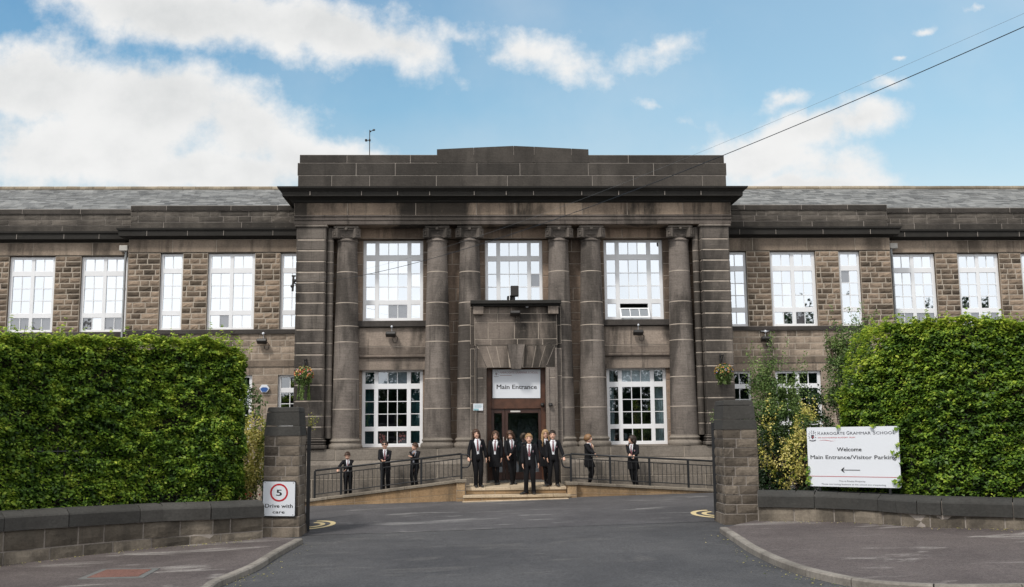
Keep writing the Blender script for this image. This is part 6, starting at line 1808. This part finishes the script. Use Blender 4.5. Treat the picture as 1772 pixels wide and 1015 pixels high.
person('smallest boy alone on the left ramp, looking down with one arm out along the rail', 603, 781, 28.3, zl_(603,28.3), ((-.05,0),(.05,.02)),
       (('px',584.5,811.5,28.0,R_), ('px',598,813,28.05)), yaw=8, hyaw=-10, hpitch=20, hcol='hair_auburn', seed=1, open_=.9)
person('dark-haired boy in sunglasses on the left ramp with his hands joined on the rail', 668, 761.5, 28.3, zl_(668,28.3), ((-.05,0),(.05,0)),
       (('px',661,796,28.03), ('px',666,797,28.03)), hcol='hair_dark', seed=2, open_=.8, glasses='dark', hyaw=-4)
person('brown-haired boy on the left ramp looking left with a hand raised to his chin', 718, 765.5, 28.3, zl_(718,28.3), ((-.05,0),(.05,0)),
       (('px',716,785,28.05), ('px',712.5,790,28.06)), yaw=-22, hyaw=-40, hcol='hair_brown', seed=3, jumper=True, tie=False, open_=1.3, badge=False)
zs_ = z2+.02
person('pupil with brown shoulder-length hair at the left end of the step holding the rail', 827.5, 741.5, 28.2, zs_, ((-.045,-.01,-4),(.04,.0,14)),
       (('px',810.5,794,27.98,R_), None), hair='bob', hcol='hair_auburn', seed=4, open_=1.35, yaw=9, hyaw=-6)
person('girl in glasses and knee-length skirt second from the left in the doorway group', 856, 744.5, 28.75, zs_+.03, ((.03,-.03,4),(.055,.0,14)),
       (('px',846,797,28.6), ('px',868,794,28.65)), hair='bob', hcol='hair_brown', seed=5, skirt=.335, glasses='clear', open_=1.15, yaw=-8, hyaw=8)
person('pupil looking down with clasped hands in the middle of the doorway group', 884.5, 743.5, 28.75, zs_+.03, ((.01,-.04,-35),(.03,.0,20)),
       (('px',878,789.5,28.5), ('px',882,789.5,28.5)), hair='bob', hcol='hair_brown', seed=6, hyaw=-22, hpitch=18, open_=1.0, yaw=14)
person('smiling blond boy standing foremost on the lower entrance step', 916.5, 749.5, 27.85, z1+.0, ((-.065,-.05,-62),(.065,-.02,6)),
       (('px',904.5,805,27.7), ('px',932.5,806,27.75)), hcol='hair_blond', seed=7, open_=.85, yaw=-4, hyaw=4)
person('girl with long blond hair half hidden behind a boy right of the doors', 945, 742.5, 28.7, zs_+.03, ((-.02,-.02,-10),(.04,.0,14)),
       (('px',941,796,28.6), None), hair='long', hcol='hair_blond', seed=8, skirt=.33, glasses='clear', open_=.7, badge=False, yaw=10, hyaw=-5)
person('dark-haired boy with feet apart at the right end of the step holding the rail', 957, 744, 28.15, zs_, ((-.075,-.03,-60),(.075,-.01,8)),
       (('px',947,795,28.0), ('px',976.5,793,27.98,R_)), hcol='hair_dark', seed=9, open_=1.35, hyaw=-3)
person('fair-haired pupil with a beige scarf on the right ramp, turned to the right', 1018.5, 750.5, 28.4, zr2(1018,28.4), ((-.03,-.02,0),(.03,.0,0)),
       (('px',1030,785.5,28.02,R_), ('px',1027,785,28.05,R_)), yaw=52, hyaw=12, hair='pony', hcol='hair_fair', seed=10, skirt=.36, open_=.6, scarf=True, coat=.40, badge=False)
person('girl with long brown hair leaning on the right ramp rail with her legs crossed', 1097, 752, 28.4, zr2(1097,28.4), ((-.0,.0,-70),(.085,-.08,-60)),
       (('px',1090,787,28.03,R_), ('px',1097,788,28.03,R_)), yaw=-28, hyaw=-48, hair='bob', hcol='hair_dark', seed=11, skirt=.36, open_=.8, lean=(-.02,-.03), longhair=True)

# ------------------------------------------------------------------ sky, sun, camera
w = bpy.data.worlds.new('World'); SC.world = w; w.use_nodes = True; nt = w.node_tree; nt.nodes.clear()
SUN_EL, SUN_AZ = radians(52), radians(-142)        # azimuth measured from +Y towards +X: behind and left of the photographer
sky = nd(nt, 'ShaderNodeTexSky'); sky.sky_type = 'NISHITA'; sky.sun_disc = False; sky.sun_elevation = SUN_EL; sky.sun_rotation = SUN_AZ
sky.altitude = 50; sky.air_density = 1.0; sky.dust_density = .9; sky.ozone_density = 1.6
tc = nd(nt, 'ShaderNodeTexCoord'); sp = nd(nt, 'ShaderNodeSeparateXYZ'); nt.links.new(tc.outputs['Generated'], sp.inputs[0])
ym = math_(nt, 'MAXIMUM', sp.outputs[1], .05); u = math_(nt, 'DIVIDE', sp.outputs[0], ym); v = math_(nt, 'DIVIDE', sp.outputs[2], ym)
cb = nd(nt, 'ShaderNodeCombineXYZ'); nt.links.new(u, cb.inputs[0]); nt.links.new(v, cb.inputs[1]); UV = cb.outputs[0]
# domain warp gives the clouds ragged edges
wn = nd(nt, 'ShaderNodeTexNoise', i_Scale=7.0, i_Detail=6, i_Roughness=.6); nt.links.new(UV, wn.inputs['Vector'])
wv = nd(nt, 'ShaderNodeVectorMath'); wv.operation = 'SUBTRACT'; nt.links.new(wn.outputs['Color'], wv.inputs[0]); wv.inputs[1].default_value = (.5,.5,.5)
ws = nd(nt, 'ShaderNodeVectorMath'); ws.operation = 'SCALE'; nt.links.new(wv.outputs[0], ws.inputs[0]); ws.inputs['Scale'].default_value = .075
wa = nd(nt, 'ShaderNodeVectorMath'); wa.operation = 'ADD'; nt.links.new(UV, wa.inputs[0]); nt.links.new(ws.outputs[0], wa.inputs[1]); WUV = wa.outputs[0]
BL = [(330,10,290,82,-4),(560,45,240,72,-6),(700,70,120,62,-35),(180,-10,110,30,0),(790,50,50,22,-20),
      (60,140,190,80,0),(260,170,200,105,0),(420,215,150,95,-25),(150,255,260,85,0),(560,290,180,65,-25),(640,300,130,50,-15),(360,300,250,60,0),(10,215,90,60,0),(20,320,60,22,0),
      (915,80,90,42,-5),(985,115,70,34,-15),(880,95,50,20,0),(1135,90,58,28,8),(1150,70,50,18,15),(1190,200,52,26,-25),(1145,168,36,12,0),
      (1400,225,130,34,10),(1520,210,70,16,14),(1320,275,125,42,0),(1430,290,90,38,0),(1380,320,150,22,0),(1545,155,44,13,0),(1350,177,48,12,12),(1595,45,22,8,10),(1700,10,22,8,30),(1557,101,14,5,0),(1255,245,60,22,10),(1490,222,110,30,12),(1300,255,110,30,5)]
fld = None
for (cx_, cy_, rx_, ry_, ro) in BL:
    d = ray(cx_, cy_); cu, cv = d[0]/d[1], d[2]/d[1]
    mp = nd(nt, 'ShaderNodeMapping'); mp.vector_type = 'TEXTURE'; mp.inputs['Location'].default_value = (cu, cv, 0); mp.inputs['Rotation'].default_value = (0, 0, radians(ro)); mp.inputs['Scale'].default_value = (rx_/F*(1.12 if cx_ < 840 else 1.3), ry_/F*(1.12 if cx_ < 840 else 1.4), 1)
    nt.links.new(WUV, mp.inputs[0])
    ln = nd(nt, 'ShaderNodeVectorMath'); ln.operation = 'LENGTH'; nt.links.new(mp.outputs[0], ln.inputs[0])
    f = math_(nt, 'MULTIPLY', math_(nt, 'SUBTRACT', 1.0, ln.outputs['Value']), max(.4, min(1, rx_/170)))
    fld = f if fld is None else math_(nt, 'SMOOTH_MAX', fld, f, .25)
n1 = nd(nt, 'ShaderNodeTexNoise', i_Scale=11.0, i_Detail=9, i_Roughness=.62); nt.links.new(UV, n1.inputs['Vector'])
n2 = nd(nt, 'ShaderNodeTexNoise', i_Scale=3.2, i_Detail=6, i_Roughness=.55); nt.links.new(UV, n2.inputs['Vector'])
ff = math_(nt, 'ADD', fld, math_(nt, 'MULTIPLY', math_(nt, 'SUBTRACT', n1.outputs['Fac'], .52), 1.7))
mask = ramp(nt, ff, -.10, .50)
# thin high veil that whitens the blue a little
veil = math_(nt, 'MULTIPLY', ramp(nt, n2.outputs['Fac'], .38, .75), .22)
mask = math_(nt, 'MAXIMUM', mask, veil)
# rest of the sky (behind and beside): broken bright cloud
n3 = nd(nt, 'ShaderNodeTexNoise', i_Scale=2.4, i_Detail=7, i_Roughness=.55); nt.links.new(tc.outputs['Generated'], n3.inputs['Vector'])
mb_ = ramp(nt, n3.outputs['Fac'], .16, .34)
front = ramp(nt, sp.outputs[1], .12, .35)
mask = math_(nt, 'ADD', math_(nt, 'MULTIPLY', mask, front), math_(nt, 'MULTIPLY', mb_, math_(nt, 'SUBTRACT', 1.0, front)))
sh_ = math_(nt, 'ADD', math_(nt, 'MULTIPLY', ramp(nt, n2.outputs['Fac'], .35, .65), .5), math_(nt, 'MULTIPLY', ramp(nt, n1.outputs['Fac'], .3, .7), .5))
deep = ramp(nt, fld, .25, .8)
shade = math_(nt, 'MULTIPLY', math_(nt, 'SUBTRACT', 1.0, sh_), math_(nt, 'ADD', math_(nt, 'MULTIPLY', deep, .75), .15))
cc_f = mixc(nt, shade, (7.0,7.0,6.95), (4.95,5.1,5.15)); cc_b = mixc(nt, ramp(nt, n3.outputs['Fac'], .42, .64), (9.8,9.8,9.8), (8.0,8.2,8.4))
cc_ = mixc(nt, front, cc_b, cc_f)
gr = nd(nt, 'ShaderNodeValToRGB'); nt.links.new(v, gr.inputs[0]); ce = gr.color_ramp.elements; ce[0].position = .24; ce[0].color = (1.75,1.52,1.16,1); ce[1].position = .56; ce[1].color = (.38,.98,1.20,1); e_ = ce.new(.33); e_.color = (.95,1.32,1.22,1)
skc = mixc(nt, 1.0, sky.outputs[0], gr.outputs[0], 'MULTIPLY')
skc = mixc(nt, ramp(nt, u, -.45, .6, 0.08, .48), skc, (4.5, 6.1, 7.0))
col = mixc(nt, mask, skc, cc_)
bg = nd(nt, 'ShaderNodeBackground', i_Strength=.1); nt.links.new(col, bg.inputs[0]); wo = nd(nt, 'ShaderNodeOutputWorld'); nt.links.new(bg.outputs[0], wo.inputs[0])
w.cycles.sampling_method = 'MANUAL'; w.cycles.sample_map_resolution = 512
sl = bpy.data.lights.new('sun', 'SUN'); sl.energy = 2.1; sl.angle = radians(9); sl.color = (1,.95,.88)
so = bpy.data.objects.new('sun', sl); COL.objects.link(so)
sd = Vector((sin(SUN_AZ)*cos(SUN_EL), cos(SUN_AZ)*cos(SUN_EL), sin(SUN_EL))); so.rotation_euler = sd.to_track_quat('Z', 'Y').to_euler(); so.location = sd*60
cam = bpy.data.cameras.new('camera'); cam.lens = 35; cam.sensor_width = 36; cam.sensor_fit = 'HORIZONTAL'; cam.clip_end = 3000; cam.clip_start = .1
co = bpy.data.objects.new('camera', cam); COL.objects.link(co); SC.camera = co
f0 = Vector(ray(886, 507.5)); rx_ = Vector(ray(886+F, 507.5))-f0; uy_ = Vector(ray(886, 507.5-F))-f0
m3 = Matrix((rx_.normalized(), uy_.normalized(), -f0.normalized())).transposed()
co.matrix_world = Matrix.Translation((0,0,H))@m3.to_4x4()
SC.view_settings.view_transform = 'Standard'; SC.view_settings.look = 'None'; SC.view_settings.exposure = .38; SC.view_settings.gamma = 1
print('faces', sum(len(o.data.polygons) for o in bpy.data.objects if o.type == 'MESH'), 'objects', len(bpy.data.objects))
